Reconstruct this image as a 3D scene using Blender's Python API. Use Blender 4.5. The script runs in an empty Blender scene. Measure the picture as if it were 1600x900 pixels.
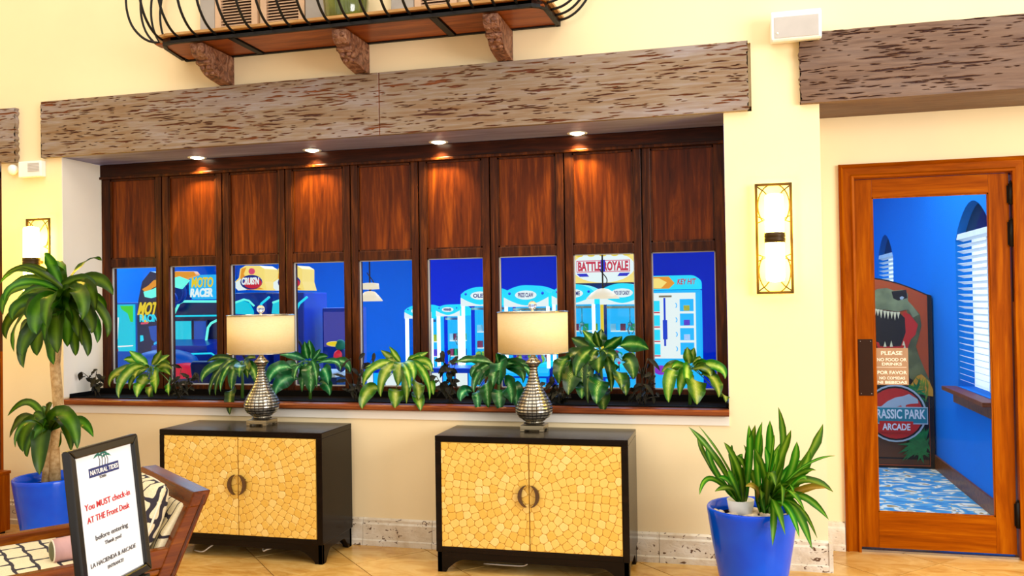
import bpy, bmesh, math, random
import numpy as np
from mathutils import Vector, Matrix
rnd = random.Random(7)
PI = math.pi
SC = bpy.context.scene
COL = SC.collection

# ------------------------------------------------------------------ camera
F_PX, YAW, PITCH, ROLL, CAM_D, CAM_H = 1330.46, .2479, .0144, .0157, 4.7616, 1.45
def cam_basis():
    F = Vector((-math.sin(YAW)*math.cos(PITCH), math.cos(YAW)*math.cos(PITCH), math.sin(PITCH)))
    R = Vector((math.cos(YAW), math.sin(YAW), 0)); U = R.cross(F)
    return math.cos(ROLL)*R-math.sin(ROLL)*U, math.sin(ROLL)*R+math.cos(ROLL)*U, F
CR, CU, CF = cam_basis()
cam_data = bpy.data.cameras.new('camera')
cam_data.sensor_width = 36; cam_data.sensor_fit = 'HORIZONTAL'
cam_data.lens = 36*F_PX/1600; cam_data.clip_start = .05; cam_data.clip_end = 100
cam = bpy.data.objects.new('camera', cam_data); COL.objects.link(cam)
M = Matrix.Identity(4)
for i in range(3):
    M[i][0] = CR[i]; M[i][1] = CU[i]; M[i][2] = -CF[i]
M[0][3], M[1][3], M[2][3] = 0, -CAM_D, CAM_H
cam.matrix_world = M
SC.camera = cam
CAMP = Vector((0, -CAM_D, CAM_H))
def ray(u, v): return CF+(u-800)/F_PX*CR+(450-v)/F_PX*CU
def aty(u, v, y):                 # the point of the real plane y = const behind a pixel of the photograph
    d = ray(u, v); return CAMP+d*((y+CAM_D)/d.y)
def atz(u, v, z):
    d = ray(u, v); return CAMP+d*((z-CAM_H)/d.z)

# ------------------------------------------------------------------ view, world, lights
SC.view_settings.view_transform = 'Standard'
SC.view_settings.look = 'None'
SC.view_settings.gamma = 1
SC.view_settings.exposure = 0.0
try: SC.view_settings.use_curve_mapping = False
except Exception: pass
w = bpy.data.worlds.new('world'); SC.world = w; w.use_nodes = True
bg = w.node_tree.nodes['Background']; bg.inputs[0].default_value = (1, .95, .87, 1); bg.inputs[1].default_value = 1.04
SC.cycles.max_bounces = 8; SC.cycles.transparent_max_bounces = 16
SC.cycles.use_denoising = True
SC.cycles.sample_clamp_indirect = 4
def area(name, loc, rot, sx, sy, power, color):
    l = bpy.data.lights.new(name, 'AREA'); l.shape = 'RECTANGLE'; l.size = sx; l.size_y = sy
    l.energy = power; l.color = color
    o = bpy.data.objects.new(name, l); COL.objects.link(o); o.location = loc; o.rotation_euler = rot
    return o
area('lobby_ceiling_light', (-1.2, -2.6, 5.2), (math.radians(18), 0, 0), 7, 3, 150, (1, .90, .76))
area('lobby_front_fill', (5.7, -4.8, 2.4), (math.radians(80), 0, math.radians(56)), 3.5, 2.6, 430, (1, .98, .97))  # added fill from an unseen source, brightens the lower wall from the front
area('arcade_light_left', (-6.2, 4.2, 2.9), (0, 0, 0), 3.2, 3.0, 175, (.45, .8, 1))
area('arcade_light_middle', (-3.2, 4.0, 2.9), (0, 0, 0), 2.4, 3.4, 95, (.4, .7, 1))
area('arcade_light_right', (-.4, 4.2, 2.9), (0, 0, 0), 2.4, 4.0, 85, (.45, .75, 1))
area('arcade_entry_light', (.9, 1.7, 2.9), (0, 0, 0), 1.0, 2.0, 48, (.85, .93, 1))

# ------------------------------------------------------------------ helpers
def lin(c):
    return c/12.92 if c <= .04045 else ((c+.055)/1.055)**2.4
def hexc(h):
    h = h.lstrip('#'); return tuple(lin(int(h[i:i+2], 16)/255) for i in (0, 2, 4))+(1,)
class NT:
    def __init__(s, name):
        s.m = bpy.data.materials.new(name); s.m.use_nodes = True; s.t = s.m.node_tree
        s.b = s.t.nodes['Principled BSDF']; s.out = s.t.nodes['Material Output']
    def n(s, typ, **kw):
        nd = s.t.nodes.new('ShaderNode'+typ)
        for k, v in kw.items():
            if k[0] == '_': nd.inputs[k[1:].replace('_', ' ')].default_value = v
            else: setattr(nd, k, v)
        return nd
    def l(s, a, b): s.t.links.new(a, b); return s
    def math(s, op, a, b=None):
        nd = s.n('Math', operation=op)
        for i, x in enumerate((a, b)):
            if x is None: continue
            if isinstance(x, (int, float)): nd.inputs[i].default_value = x
            else: s.l(x, nd.inputs[i])
        return nd.outputs[0]
    def ramp(s, fac, stops):
        r = s.n('ValToRGB'); e = r.color_ramp.elements
        while len(e) < len(stops): e.new(.5)
        for k, (p, c) in enumerate(stops):
            e[k].position = p; e[k].color = hexc(c) if isinstance(c, str) else c
        s.l(fac, r.inputs[0]); return r.outputs[0]
    def mix(s, fac, a, b, mode='MIX'):
        nd = s.n('MixRGB', blend_type=mode)
        for i, x in enumerate((fac, a, b)):
            if isinstance(x, (int, float)): nd.inputs[i].default_value = x
            elif isinstance(x, str): nd.inputs[i].default_value = hexc(x)
            elif isinstance(x, tuple): nd.inputs[i].default_value = x
            else: s.l(x, nd.inputs[i])
        return nd.outputs[0]
    def coords(s, scale=(1, 1, 1), rand=True, kind='Object'):
        tc = s.n('TexCoord'); mp = s.n('Mapping'); mp.inputs['Scale'].default_value = scale
        s.l(tc.outputs[kind], mp.inputs[0])
        if rand:
            oi = s.n('ObjectInfo'); r = s.math('MULTIPLY', oi.outputs['Random'], 37.0)
            cx = s.n('CombineXYZ'); s.l(r, cx.inputs[0]); s.l(r, cx.inputs[1]); s.l(r, cx.inputs[2])
            s.l(cx.outputs[0], mp.inputs['Location'])
        return mp.outputs[0]
    def noise(s, vec, scale=5, detail=4, rough=.5, dist=0):
        nd = s.n('TexNoise'); nd.inputs['Scale'].default_value = scale; nd.inputs['Detail'].default_value = detail
        nd.inputs['Roughness'].default_value = rough; nd.inputs['Distortion'].default_value = dist
        s.l(vec, nd.inputs['Vector']); return nd.outputs[0]
    def bump(s, h, strength=.3, dist=.01):
        b = s.n('Bump'); b.inputs['Strength'].default_value = strength; b.inputs['Distance'].default_value = dist
        s.l(h, b.inputs['Height']); s.l(b.outputs[0], s.b.inputs['Normal'])
    def fin(s, color=None, rough=.5, metal=0, spec=None, emit=None, estr=0, coat=0):
        if color is not None:
            if isinstance(color, (str, tuple)): s.b.inputs['Base Color'].default_value = hexc(color) if isinstance(color, str) else color
            else: s.l(color, s.b.inputs['Base Color'])
        if isinstance(rough, (int, float)): s.b.inputs['Roughness'].default_value = rough
        else: s.l(rough, s.b.inputs['Roughness'])
        s.b.inputs['Metallic'].default_value = metal
        if spec is not None: s.b.inputs['Specular IOR Level'].default_value = spec
        if coat: s.b.inputs['Coat Weight'].default_value = coat; s.b.inputs['Coat Roughness'].default_value = .12
        if emit: 
            s.b.inputs['Emission Color'].default_value = hexc(emit) if isinstance(emit, str) else emit
            s.b.inputs['Emission Strength'].default_value = estr
        return s.m
def plain(name, c, rough=.5, metal=0, var=.04, **kw):
    t = NT(name); v = t.coords((1, 1, 1)); nz = t.noise(v, 9, 3)
    c0 = hexc(c) if isinstance(c, str) else c
    lo = tuple(max(0, x*(1-var*2)) for x in c0[:3])+(1,); hi = tuple(min(1, x*(1+var)) for x in c0[:3])+(1,)
    return t.fin(t.ramp(nz, [(.3, lo), (.7, hi)]), rough, metal, **kw)
def wood(name, dark, mid, light, axis='z', rough=.35, scale=1.0, coat=.0, bump=.15, spec=.16):
    t = NT(name)
    sc = {'z': (14, 14, 1.1), 'x': (1.1, 14, 14), 'y': (14, 1.1, 14)}[axis]
    v = t.coords(tuple(q*scale for q in sc))
    a = t.noise(v, 1.6, 6, .62, 1.1); b = t.noise(v, 7, 3, .6)
    f = t.math('ADD', t.math('MULTIPLY', a, .75), t.math('MULTIPLY', b, .25))
    c = t.ramp(f, [(.3, dark), (.5, mid), (.68, light)])
    t.bump(f, bump, .002)
    return t.fin(c, rough, 0, spec=spec, coat=0)

class MB:
    def __init__(s): s.v = []; s.f = []; s.uv = None; s.sm = []
    def add(s, vs, fs, smooth=False):
        n = len(s.v); s.v += [tuple(q) for q in vs]; s.f += [tuple(i+n for i in f) for f in fs]; s.sm += [smooth]*len(fs); return s
    def box(s, x0, x1, y0, y1, z0, z1):
        vs = [(x, y, z) for x in (x0, x1) for y in (y0, y1) for z in (z0, z1)]
        return s.add(vs, [(0, 1, 3, 2), (4, 6, 7, 5), (0, 4, 5, 1), (2, 3, 7, 6), (0, 2, 6, 4), (1, 5, 7, 3)])
    def prism(s, poly, a, b, axis='y', smooth=False):   # poly of 2-D points, extruded along an axis from a to b
        def P(p, t):
            return {'x': (t, p[0], p[1]), 'y': (p[0], t, p[1]), 'z': (p[0], p[1], t)}[axis]
        n = len(poly); area = sum(poly[i][0]*poly[(i+1) % n][1]-poly[(i+1) % n][0]*poly[i][1] for i in range(n))
        if area < 0: poly = poly[::-1]
        vs = [P(p, a) for p in poly]+[P(p, b) for p in poly]
        fl = (axis == 'y')
        caps = [tuple(range(n)), tuple(range(2*n-1, n-1, -1))]
        sides = [(i, i+n, (i+1) % n+n, (i+1) % n) for i in range(n)]
        if (b > a) != fl: caps = [c[::-1] for c in caps]; sides = [c[::-1] for c in sides]
        s.add(vs, caps); 
        s.f = s.f; k = len(s.v)-2*n
        s.f += [tuple(i+k for i in f) for f in sides]; s.sm += [smooth]*n
        return s
    def lathe(s, prof, c=(0, 0, 0), n=32, smooth=True, cap=True):
        m = len(prof); vs = []
        for r, z in prof:
            for k in range(n):
                a = 2*PI*k/n; vs.append((c[0]+r*math.cos(a), c[1]+r*math.sin(a), c[2]+z))
        fs = [(i*n+k, i*n+(k+1) % n, (i+1)*n+(k+1) % n, (i+1)*n+k) for i in range(m-1) for k in range(n)]
        if cap:
            if prof[0][0] > 1e-5: fs.append(tuple(range(n-1, -1, -1)))
            if prof[-1][0] > 1e-5: fs.append(tuple((m-1)*n+k for k in range(n)))
        return s.add(vs, fs, smooth)
    def tube(s, pts, r, n=8, closed=False, smooth=True):
        pts = [Vector(p) for p in pts]; m = len(pts); vs = []; up = None
        rs = r if isinstance(r, (list, tuple)) else [r]*m
        for i, p in enumerate(pts):
            if closed: t = pts[(i+1) % m]-pts[i-1]
            else: t = pts[min(i+1, m-1)]-pts[max(i-1, 0)]
            t.normalize()
            if up is None: up = Vector((0, 0, 1)) if abs(t.z) < .9 else Vector((0, 1, 0))
            a = up-t*up.dot(t)
            if a.length < 1e-6: a = t.orthogonal()
            a.normalize(); b = t.cross(a); up = a
            for k in range(n):
                q = 2*PI*k/n; vs.append(p+(a*math.cos(q)+b*math.sin(q))*rs[i])
        fs = [(i*n+k, i*n+(k+1) % n, ((i+1) % m)*n+(k+1) % n, ((i+1) % m)*n+k) for i in range(m if closed else m-1) for k in range(n)]
        if not closed: fs += [tuple(range(n-1, -1, -1)), tuple((m-1)*n+k for k in range(n))]
        return s.add(vs, fs, smooth)
    def sphere(s, c, r, n=16, m=10):
        rx, ry, rz = r if isinstance(r, (tuple, list)) else (r, r, r)
        vs = [(c[0], c[1], c[2]-rz)]
        for i in range(1, m):
            a = -PI/2+PI*i/m
            for k in range(n):
                q = 2*PI*k/n; vs.append((c[0]+rx*math.cos(a)*math.cos(q), c[1]+ry*math.cos(a)*math.sin(q), c[2]+rz*math.sin(a)))
        vs.append((c[0], c[1], c[2]+rz)); L = len(vs)-1
        fs = [(0, 1+(k+1) % n, 1+k) for k in range(n)]
        fs += [(1+i*n+k, 1+i*n+(k+1) % n, 1+(i+1)*n+(k+1) % n, 1+(i+1)*n+k) for i in range(m-2) for k in range(n)]
        fs += [(L, 1+(m-2)*n+k, 1+(m-2)*n+(k+1) % n) for k in range(n)]
        return s.add(vs, fs, True)
    def flat(s, pts): return s.add(pts, [tuple(range(len(pts)))])
ROOT = {}
def root_of(o):
    return ROOT.get(o.name, Matrix.Identity(4))
def link(o, parent=None):
    COL.objects.link(o)
    if parent is not None: o.parent = parent
    return o
def obj(name, mb, mat, parent=None, local=False, bevel=0, label=None, loc=None, origin=None, kind=None, sub=0):
    """ONE mesh object. World-space geometry unless local; a child shares its parent's frame."""
    me = bpy.data.meshes.new(name); vs = mb.v
    base = root_of(parent) if parent is not None else Matrix.Identity(4)
    if parent is not None and not local:
        inv = base.inverted(); vs = [inv @ Vector(q) for q in vs]
    if origin is not None and parent is None:
        o_ = Vector(origin); vs = [Vector(q)-o_ for q in vs]; base = Matrix.Translation(o_)
    me.from_pydata([tuple(q) for q in vs], [], mb.f)
    me.polygons.foreach_set('use_smooth', mb.sm)
    if mb.uv is not None:
        ul = me.uv_layers.new(name='UVMap'); li = [vi for p in me.polygons for vi in p.vertices]
        ul.data.foreach_set('uv', [c for vi in li for c in mb.uv[vi]])
    if len(vs) < 4000:
        bm = bmesh.new(); bm.from_mesh(me); bmesh.ops.recalc_face_normals(bm, faces=bm.faces); bm.to_mesh(me); bm.free()
    me.materials.append(mat); me.update()
    o = bpy.data.objects.new(name, me); link(o, parent)
    if origin is not None and parent is None: o.location = origin
    if loc is not None: o.location = loc
    ROOT[o.name] = base
    if bevel:
        b = o.modifiers.new('bevel', 'BEVEL'); b.width = bevel; b.segments = 2; b.limit_method = 'ANGLE'; b.angle_limit = .7
    if sub:
        b = o.modifiers.new('sub', 'SUBSURF'); b.levels = sub; b.render_levels = sub
    if label: o['label'] = label
    if kind: o['kind'] = kind
    return o
def inst(src, parent, loc=(0, 0, 0), rot=None, name=None):     # a copy that shares mesh data
    c = src.copy(); COL.objects.link(c); c.parent = parent; c.location = loc
    if name: c.name = name
    if rot is not None: c.rotation_euler = rot
    ROOT[c.name] = root_of(parent) if parent else Matrix.Identity(4)
    return c
def tag(o, label, cat, group=None, kind=None):
    o['label'] = label; o['category'] = cat
    if group: o['group'] = group
    if kind: o['kind'] = kind
    return o
def thing(name, label, cat, loc=(0, 0, 0), rotz=0, group=None, mat=None):
    o = bpy.data.objects.new(name, None); COL.objects.link(o)
    o.location = loc; o.rotation_euler = (0, 0, rotz); o.empty_display_size = .1
    Mx = Matrix.Translation(Vector(loc)) @ Matrix.Rotation(rotz, 4, 'Z')
    if mat is not None: Mx = mat; o.matrix_world = mat
    ROOT[o.name] = Mx
    if cat: tag(o, label, cat, group)
    return o
def struct(name, loc=(0, 0, 0)):
    o = bpy.data.objects.new(name, None); COL.objects.link(o); o.location = loc; o['kind'] = 'structure'
    ROOT[o.name] = Matrix.Translation(Vector(loc)); return o
def smesh(name, mb, mat, **kw):
    o = obj(name, mb, mat, **kw); o['kind'] = 'structure'; return o
def text(name, s, size, mat, parent, pos, xdir, ydir, width=None, extrude=.001, bold=0, shear=0, italic=False):
    """lettering: pos = centre (world), xdir / ydir = unit vectors of the writing in the world."""
    cu = bpy.data.curves.new(name, 'FONT'); cu.body = s; cu.size = size; cu.align_x = 'CENTER'; cu.align_y = 'CENTER'
    cu.extrude = extrude; cu.offset = bold; cu.shear = shear; cu.resolution_u = 3
    t = bpy.data.objects.new(name, cu); COL.objects.link(t)
    dg = bpy.context.evaluated_depsgraph_get(); me = bpy.data.meshes.new_from_object(t.evaluated_get(dg))
    bpy.data.objects.remove(t); bpy.data.curves.remove(cu)
    X = Vector(xdir).normalized(); Y = Vector(ydir).normalized(); Z = X.cross(Y)
    xs = [v.co.x for v in me.vertices]; ys = [v.co.y for v in me.vertices]
    cx = (max(xs)+min(xs))/2; cy = (max(ys)+min(ys))/2; k = width/(max(xs)-min(xs)) if width else 1
    ky = 1
    inv = root_of(parent).inverted(); P = Vector(pos)
    for v in me.vertices:
        v.co = inv @ (P+X*((v.co.x-cx)*k)+Y*((v.co.y-cy)*ky)+Z*v.co.z)
    me.materials.clear(); me.materials.append(mat)
    o = bpy.data.objects.new(name, me); link(o, parent); ROOT[o.name] = root_of(parent)
    return o

# ------------------------------------------------------------------ materials
def mat_wall(name, c):
    t = NT(name); v = t.coords((1, 1, 1), rand=False)
    nz = t.noise(v, 1.3, 5, .6); fine = t.noise(v, 60, 3)
    c0 = hexc(c); lo = tuple(x*.95 for x in c0[:3])+(1,)
    t.bump(fine, .05, .003)
    return t.fin(t.ramp(nz, [(.35, lo), (.65, c0)]), .75, spec=.1)
M_WALL = mat_wall('cream_plaster', '#F5DFB2')
M_WALLW = mat_wall('pale_plaster', '#EEE6D8')
M_BLUEWALL = mat_wall('blue_paint', '#007AD8')
M_BLUEDEEP = mat_wall('deep_blue_paint', '#0038D6')
M_WOODPANEL = wood('mahogany_panel', '#2C0D02', '#5E2604', '#8E440A', 'z', .3, .75, .5)
M_WOODFRAME = wood('dark_mahogany', '#1C0802', '#3E1A05', '#6A340A', 'z', .3, 1.0, .5)
M_WOODHEAD = wood('dark_header_wood', '#160703', '#301205', '#4C1F0A', 'x', .28, 1.0, .5)
M_DOOR = wood('honey_door_wood', '#702E00', '#964600', '#B46204', 'z', .3, .7, .5, spec=.05)
M_DOORX = wood('honey_door_wood_rail', '#702E00', '#964600', '#B46204', 'x', .3, .7, .5, spec=.05)
M_LEDGE = wood('ledge_wood', '#4E220C', '#7A3A16', '#9C5424', 'x', .3, 1.0, .4)
M_ESP = wood('espresso_wood', '#080403', '#100804', '#1A0E08', 'x', .2, .8, .6, .05)
M_BENCH = wood('bench_wood', '#401A02', '#6E3206', '#96540C', 'x', .25, .8, .6, .05)
M_BENCHY = wood('bench_wood_arm', '#401A02', '#6E3206', '#96540C', 'y', .25, .8, .6, .05)
M_IRON = plain('black_iron', '#0E0A08', .5, .0, spec=.25)
M_BRONZE = plain('bronze_metal', '#3E2C10', .4, .2, spec=.2)
M_STEEL = plain('brushed_steel', '#B8B2A8', .25, 1)
M_HANDLE = plain('pewter', '#6E5A48', .25, .9)
M_BRASS = plain('pale_brass', '#B9A888', .25, .9)
M_PLASTIC = plain('white_plastic', '#F2F0EC', .4)
M_GREY = plain('grey_plastic', '#B9B2AA', .5)
M_BLACK = plain('black_paint', '#0B0908', .5)
M_WHITE = plain('white_paint', '#F0EFEC', .5)
M_SOIL = plain('potting_soil', '#120B07', .95, var=.3, spec=.05)
M_PLANTER = plain('black_planter', '#080504', .6, spec=.1)
def mat_rustic():
    t = NT('weathered_beam'); v = t.coords((1, 4, 4), rand=False)
    a = t.noise(v, 1.6, 6, .6); b = t.noise(t.coords((2, 30, 30), rand=False), 2.2, 6, .6, .4)
    base = t.ramp(a, [(.32, '#765430'), (.5, '#826E58'), (.66, '#928A90')])
    grain = t.ramp(b, [(.35, '#7A5630'), (.55, '#907C66'), (.75, '#A29AA0')])
    c = t.mix(.5, base, grain)
    at = t.n('Attribute'); at.attribute_name = 'pit'
    pit = t.ramp(at.outputs['Fac'], [(.25, (0, 0, 0, 1)), (.6, (1, 1, 1, 1))])
    c = t.mix(pit, c, t.ramp(a, [(.4, '#4A1C08'), (.6, '#80400E')]))
    t.bump(b, .35, .004)
    return t.fin(c, .6)
M_RUSTIC = mat_rustic()
def mat_rustic2():
    t = NT('dark_weathered_beam'); v = t.coords((1, 4, 4), rand=False)
    a = t.noise(v, 1.6, 6, .6); b = t.noise(t.coords((2, 30, 30), rand=False), 2.2, 6, .6, .4)
    base = t.ramp(a, [(.32, '#553318'), (.5, '#624734'), (.66, '#736056')])
    grain = t.ramp(b, [(.35, '#4E2E16'), (.6, '#7C5C44')])
    c = t.mix(.5, base, grain)
    at = t.n('Attribute'); at.attribute_name = 'pit'
    pit = t.ramp(at.outputs['Fac'], [(.25, (0, 0, 0, 1)), (.6, (1, 1, 1, 1))])
    c = t.mix(pit, c, '#3A1607'); t.bump(b, .35, .004)
    return t.fin(c, .6)
M_RUSTIC2 = mat_rustic2()
M_SOFF = wood('soffit_blue_glow_tint', '#726888', '#908AB0', '#A8A4CC', 'x', .4, .5, 0, .3)  # arcade's blue glow on the underside is painted into this wood colour
def mat_carved():
    t = NT('carved_wood'); v = t.coords((1, 1, 1))
    a = t.noise(v, 14, 5, .6, 2.5); b = t.noise(v, 40, 3)
    t.bump(a, .9, .02)
    return t.fin(t.ramp(a, [(.36, '#4A2412'), (.5, '#7B4A30'), (.64, '#9A6E54')]), .5)
M_CARVED = mat_carved()
def mat_stone():
    t = NT('coral_stone'); v = t.coords((1, 1, 1))
    a = t.noise(v, 7, 5, .6); b = t.noise(t.coords((1, 1, 1.6)), 26, 2, .5, 1.2)
    base = t.ramp(a, [(.3, '#C9B496'), (.5, '#DDCFB8'), (.7, '#EDE5D6')])
    pit = t.ramp(b, [(.33, (1, 1, 1, 1)), (.37, (0, 0, 0, 1))])
    t.bump(b, .5, .006)
    return t.fin(t.mix(pit, base, '#5E4028'), .5)
M_STONE = mat_stone()
def mat_tile():
    t = NT('beige_marble_tile'); v = t.coords((1, 2.2, 1))
    a = t.noise(v, 3.2, 6, .62, 1.6)
    c = t.ramp(a, [(.3, '#BC8438'), (.5, '#D6A658'), (.7, '#E6BE74')])
    oi = t.n('ObjectInfo'); hsv = t.n('HueSaturation'); t.l(c, hsv.inputs['Color'])
    t.l(t.math('ADD', t.math('MULTIPLY', oi.outputs['Random'], .12), .92), hsv.inputs['Value'])
    return t.fin(hsv.outputs[0], .22)
M_TILE = mat_tile()
M_GROUT = plain('grout', '#7A5630', .8)
def mat_disc():
    t = NT('bamboo_disc'); v = t.coords((1, 1, 1)); a = t.noise(v, 26, 3, .6)
    oi = t.n('ObjectInfo')
    c1 = t.ramp(oi.outputs['Random'], [(0, '#E2B44C'), (.4, '#E8BF5C'), (.85, '#EDC96C'), (1, '#F3D688')])
    c = t.mix(t.math('MULTIPLY', a, .4), c1, '#DCAA44')
    return t.fin(c, .38)
M_DISC = mat_disc()
M_DISCBACK = plain('disc_inlay_ground', '#C0923A', .6)
def mat_shade():
    t = NT('lamp_shade_fabric'); v = t.coords((60, 60, 300), rand=False); a = t.noise(v, 1, 2)
    t.bump(a, .1, .001)
    m = t.fin(t.ramp(a, [(.3, '#F4E2AE'), (.7, '#FAECC4')]), .8)
    tr = t.n('BsdfTranslucent'); tr.inputs[0].default_value = hexc('#F2DCA4'); mx = t.n('MixShader'); mx.inputs[0].default_value = .35
    t.l(t.b.outputs[0], mx.inputs[1]); t.l(tr.outputs[0], mx.inputs[2]); t.l(mx.outputs[0], t.out.inputs[0])
    return m
M_SHADE = mat_shade()
def mat_glass(name, tint=(1, 1, 1, 1), refl=1.0):
    t = NT(name); t.t.nodes.remove(t.b)
    tr = t.n('BsdfTransparent'); tr.inputs[0].default_value = tint
    gl = t.n('BsdfGlossy'); gl.inputs['Roughness'].default_value = .02; gl.inputs[0].default_value = (.9, .9, .9, 1)
    fr = t.n('Fresnel'); fr.inputs[0].default_value = 1.45; mx = t.n('MixShader')
    t.l(t.math('MULTIPLY', fr.outputs[0], refl), mx.inputs[0]); t.l(tr.outputs[0], mx.inputs[1]); t.l(gl.outputs[0], mx.inputs[2]); t.l(mx.outputs[0], t.out.inputs[0])
    return t.m
M_GLASS = mat_glass('window_glass', (.97, .99, 1, 1), .16)
M_CLEAR = mat_glass('machine_glass', (.95, 1, 1, 1), .5)
def mat_real_glass(name, c, rough=.02, ior=1.5):
    t = NT(name); t.b.inputs['Transmission Weight'].default_value = .9; t.b.inputs['IOR'].default_value = ior
    return t.fin(c, rough)
M_CRYSTAL = mat_real_glass('crystal', '#FFFFFF')
M_OLIVE = plain('olive_glaze', '#5A6414', .06, var=.25, coat=.8)
def mat_silver():
    t = NT('mercury_silver'); 
    tc = t.n('TexCoord'); sp = t.n('SeparateXYZ'); t.l(tc.outputs['UV'], sp.inputs[0])
    u = t.math('ABSOLUTE', t.math('SUBTRACT', t.math('FRACT', t.math('MULTIPLY', sp.outputs[0], 26)), .5))
    line = t.math('GREATER_THAN', u, .40)
    v2 = t.math('ABSOLUTE', t.math('SUBTRACT', t.math('FRACT', t.math('MULTIPLY', sp.outputs[1], 1.0)), .5))
    ring = t.math('GREATER_THAN', v2, .33)
    ln = t.math('MAXIMUM', line, ring)
    nz = t.noise(t.coords((1, 1, 1)), 30, 3)
    base = t.ramp(nz, [(.35, '#A39A88'), (.6, '#D8D2C4')])
    return t.fin(t.mix(t.math('MULTIPLY', ln, .9), base, '#241C12'), .22, .85)
M_SILVER = mat_silver()
def mat_blue_glaze():
    t = NT('cobalt_glaze'); nz = t.noise(t.coords((1, 1, 1), rand=False), 3, 3)
    return t.fin(t.ramp(nz, [(.3, '#0040D0'), (.7, '#0660F0')]), .14, spec=.35)
M_COBALT = mat_blue_glaze()
def mat_leaf(name, edge, mid, center, amount=.5, rough=.32, vein=True):
    t = NT(name); tc = t.n('TexCoord'); sp = t.n('SeparateXYZ'); t.l(tc.outputs['UV'], sp.inputs[0])
    a = t.math('ABSOLUTE', t.math('SUBTRACT', sp.outputs[0], .5))       # 0 at midrib, .5 at edge
    if vein:
        ang = t.math('ADD', t.math('MULTIPLY', sp.outputs[1], 11), t.math('MULTIPLY', a, -14))
        fe = t.math('MULTIPLY', t.math('ABSOLUTE', t.math('SUBTRACT', t.math('FRACT', ang), .5)), .34)
        nz = t.noise(t.coords((1, 1, 1)), 35, 2)
        a2 = t.math('ADD', t.math('ADD', a, fe), t.math('MULTIPLY', t.math('SUBTRACT', nz, .5), .25))
    else:
        nz = t.noise(t.coords((1, 1, 1)), 20, 2)
        a2 = t.math('ADD', a, t.math('MULTIPLY', t.math('SUBTRACT', nz, .5), .15))
    c = t.ramp(a2, [(.02, center), (.12+amount*.25, mid), (.26+amount*.3, edge)])
    oi = t.n('ObjectInfo'); hs = t.n('HueSaturation'); t.l(c, hs.inputs['Color'])
    t.l(t.math('ADD', t.math('MULTIPLY', oi.outputs['Random'], .6), .62), hs.inputs['Value'])
    t.l(t.math('ADD', t.math('MULTIPLY', oi.outputs['Random'], .05), .475), hs.inputs['Hue'])
    m = t.fin(hs.outputs[0], rough, spec=.25)
    tr = t.n('BsdfTranslucent'); t.l(hs.outputs[0], tr.inputs[0]); mx = t.n('MixShader'); mx.inputs[0].default_value = .22
    t.l(t.b.outputs[0], mx.inputs[1]); t.l(tr.outputs[0], mx.inputs[2]); t.l(mx.outputs[0], t.out.inputs[0])
    return m
M_LEAF_Y = mat_leaf('leaf_yellow_centre', '#2E6A12', '#8CAF2E', '#CFD874', .45)
M_LEAF_G = mat_leaf('leaf_green_variegated', '#0B4A1E', '#1F8A3C', '#B8DCA0', .2)
M_LEAF_D = mat_leaf('leaf_dark_variegated', '#10420E', '#3E7A1E', '#C2D06A', .25)
M_LEAF_DR = mat_leaf('dracaena_leaf', '#284E06', '#46700E', '#5E881C', .2, .34, False)
M_LEAF_ST = mat_leaf('strap_leaf', '#2C6608', '#4C8C14', '#84AE34', .3, .35, False)
M_LEAF_BR = mat_leaf('strap_leaf_withering', '#8A7A1E', '#A8842A', '#C0A050', .3, .5, False)
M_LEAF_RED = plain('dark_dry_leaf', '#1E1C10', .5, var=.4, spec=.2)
M_STEM = plain('green_stem', '#4E7A2A', .5)
M_DRYSTEM = plain('dry_stem', '#3E3420', .7)
def mat_bark():
    t = NT('cane_bark'); v = t.coords((1, 1, 1)); a = t.noise(v, 22, 5, .65); r = t.noise(t.coords((3, 3, 60)), 1, 3)
    t.bump(r, .5, .005)
    return t.fin(t.ramp(a, [(.3, '#8A6434'), (.5, '#C09A64'), (.7, '#DDBE8C')]), .8)
M_BARK = mat_bark()
def mat_trellis(name, ax=(0, 1), scale=.12):
    t = NT(name); tc = t.n('TexCoord'); sp = t.n('SeparateXYZ'); t.l(tc.outputs['Object'], sp.inputs[0])
    k = 2*PI/scale
    X = t.math('MULTIPLY', sp.outputs[ax[0]], k); Y = t.math('MULTIPLY', sp.outputs[ax[1]], k*.9)
    U = t.math('ADD', X, Y); V = t.math('SUBTRACT', X, Y)
    U2 = t.math('ADD', U, t.math('MULTIPLY', t.math('SINE', V), 1.45)); V2 = t.math('ADD', V, t.math('MULTIPLY', t.math('SINE', U), 1.45))
    h = t.math('MINIMUM', t.math('ABSOLUTE', t.math('COSINE', t.math('MULTIPLY', U2, .5))), t.math('ABSOLUTE', t.math('COSINE', t.math('MULTIPLY', V2, .5))))
    ln = t.ramp(h, [(.24, (1, 1, 1, 1)), (.29, (0, 0, 0, 1))])
    nz = t.noise(t.coords((1, 1, 1), rand=False), 200, 2)
    base = t.ramp(nz, [(.3, '#DCCBA0'), (.7, '#EBDDB8')]); t.bump(nz, .1, .002)
    return t.fin(t.mix(ln, base, '#2C2630'), .85)
M_TREL_XY = mat_trellis('trellis_fabric_seat', (0, 1), .15); M_TREL_YZ = mat_trellis('trellis_fabric_arm', (1, 2))
M_TREL_P = mat_trellis('trellis_fabric_pillow', (1, 2), .13)
M_PINK = plain('pink_fabric', '#C79A94', .9, var=.1); M_OLIVEF = plain('olive_fabric', '#6A6A4A', .9)
M_PIPING = plain('cream_piping', '#E6DCC4', .8)
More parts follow.
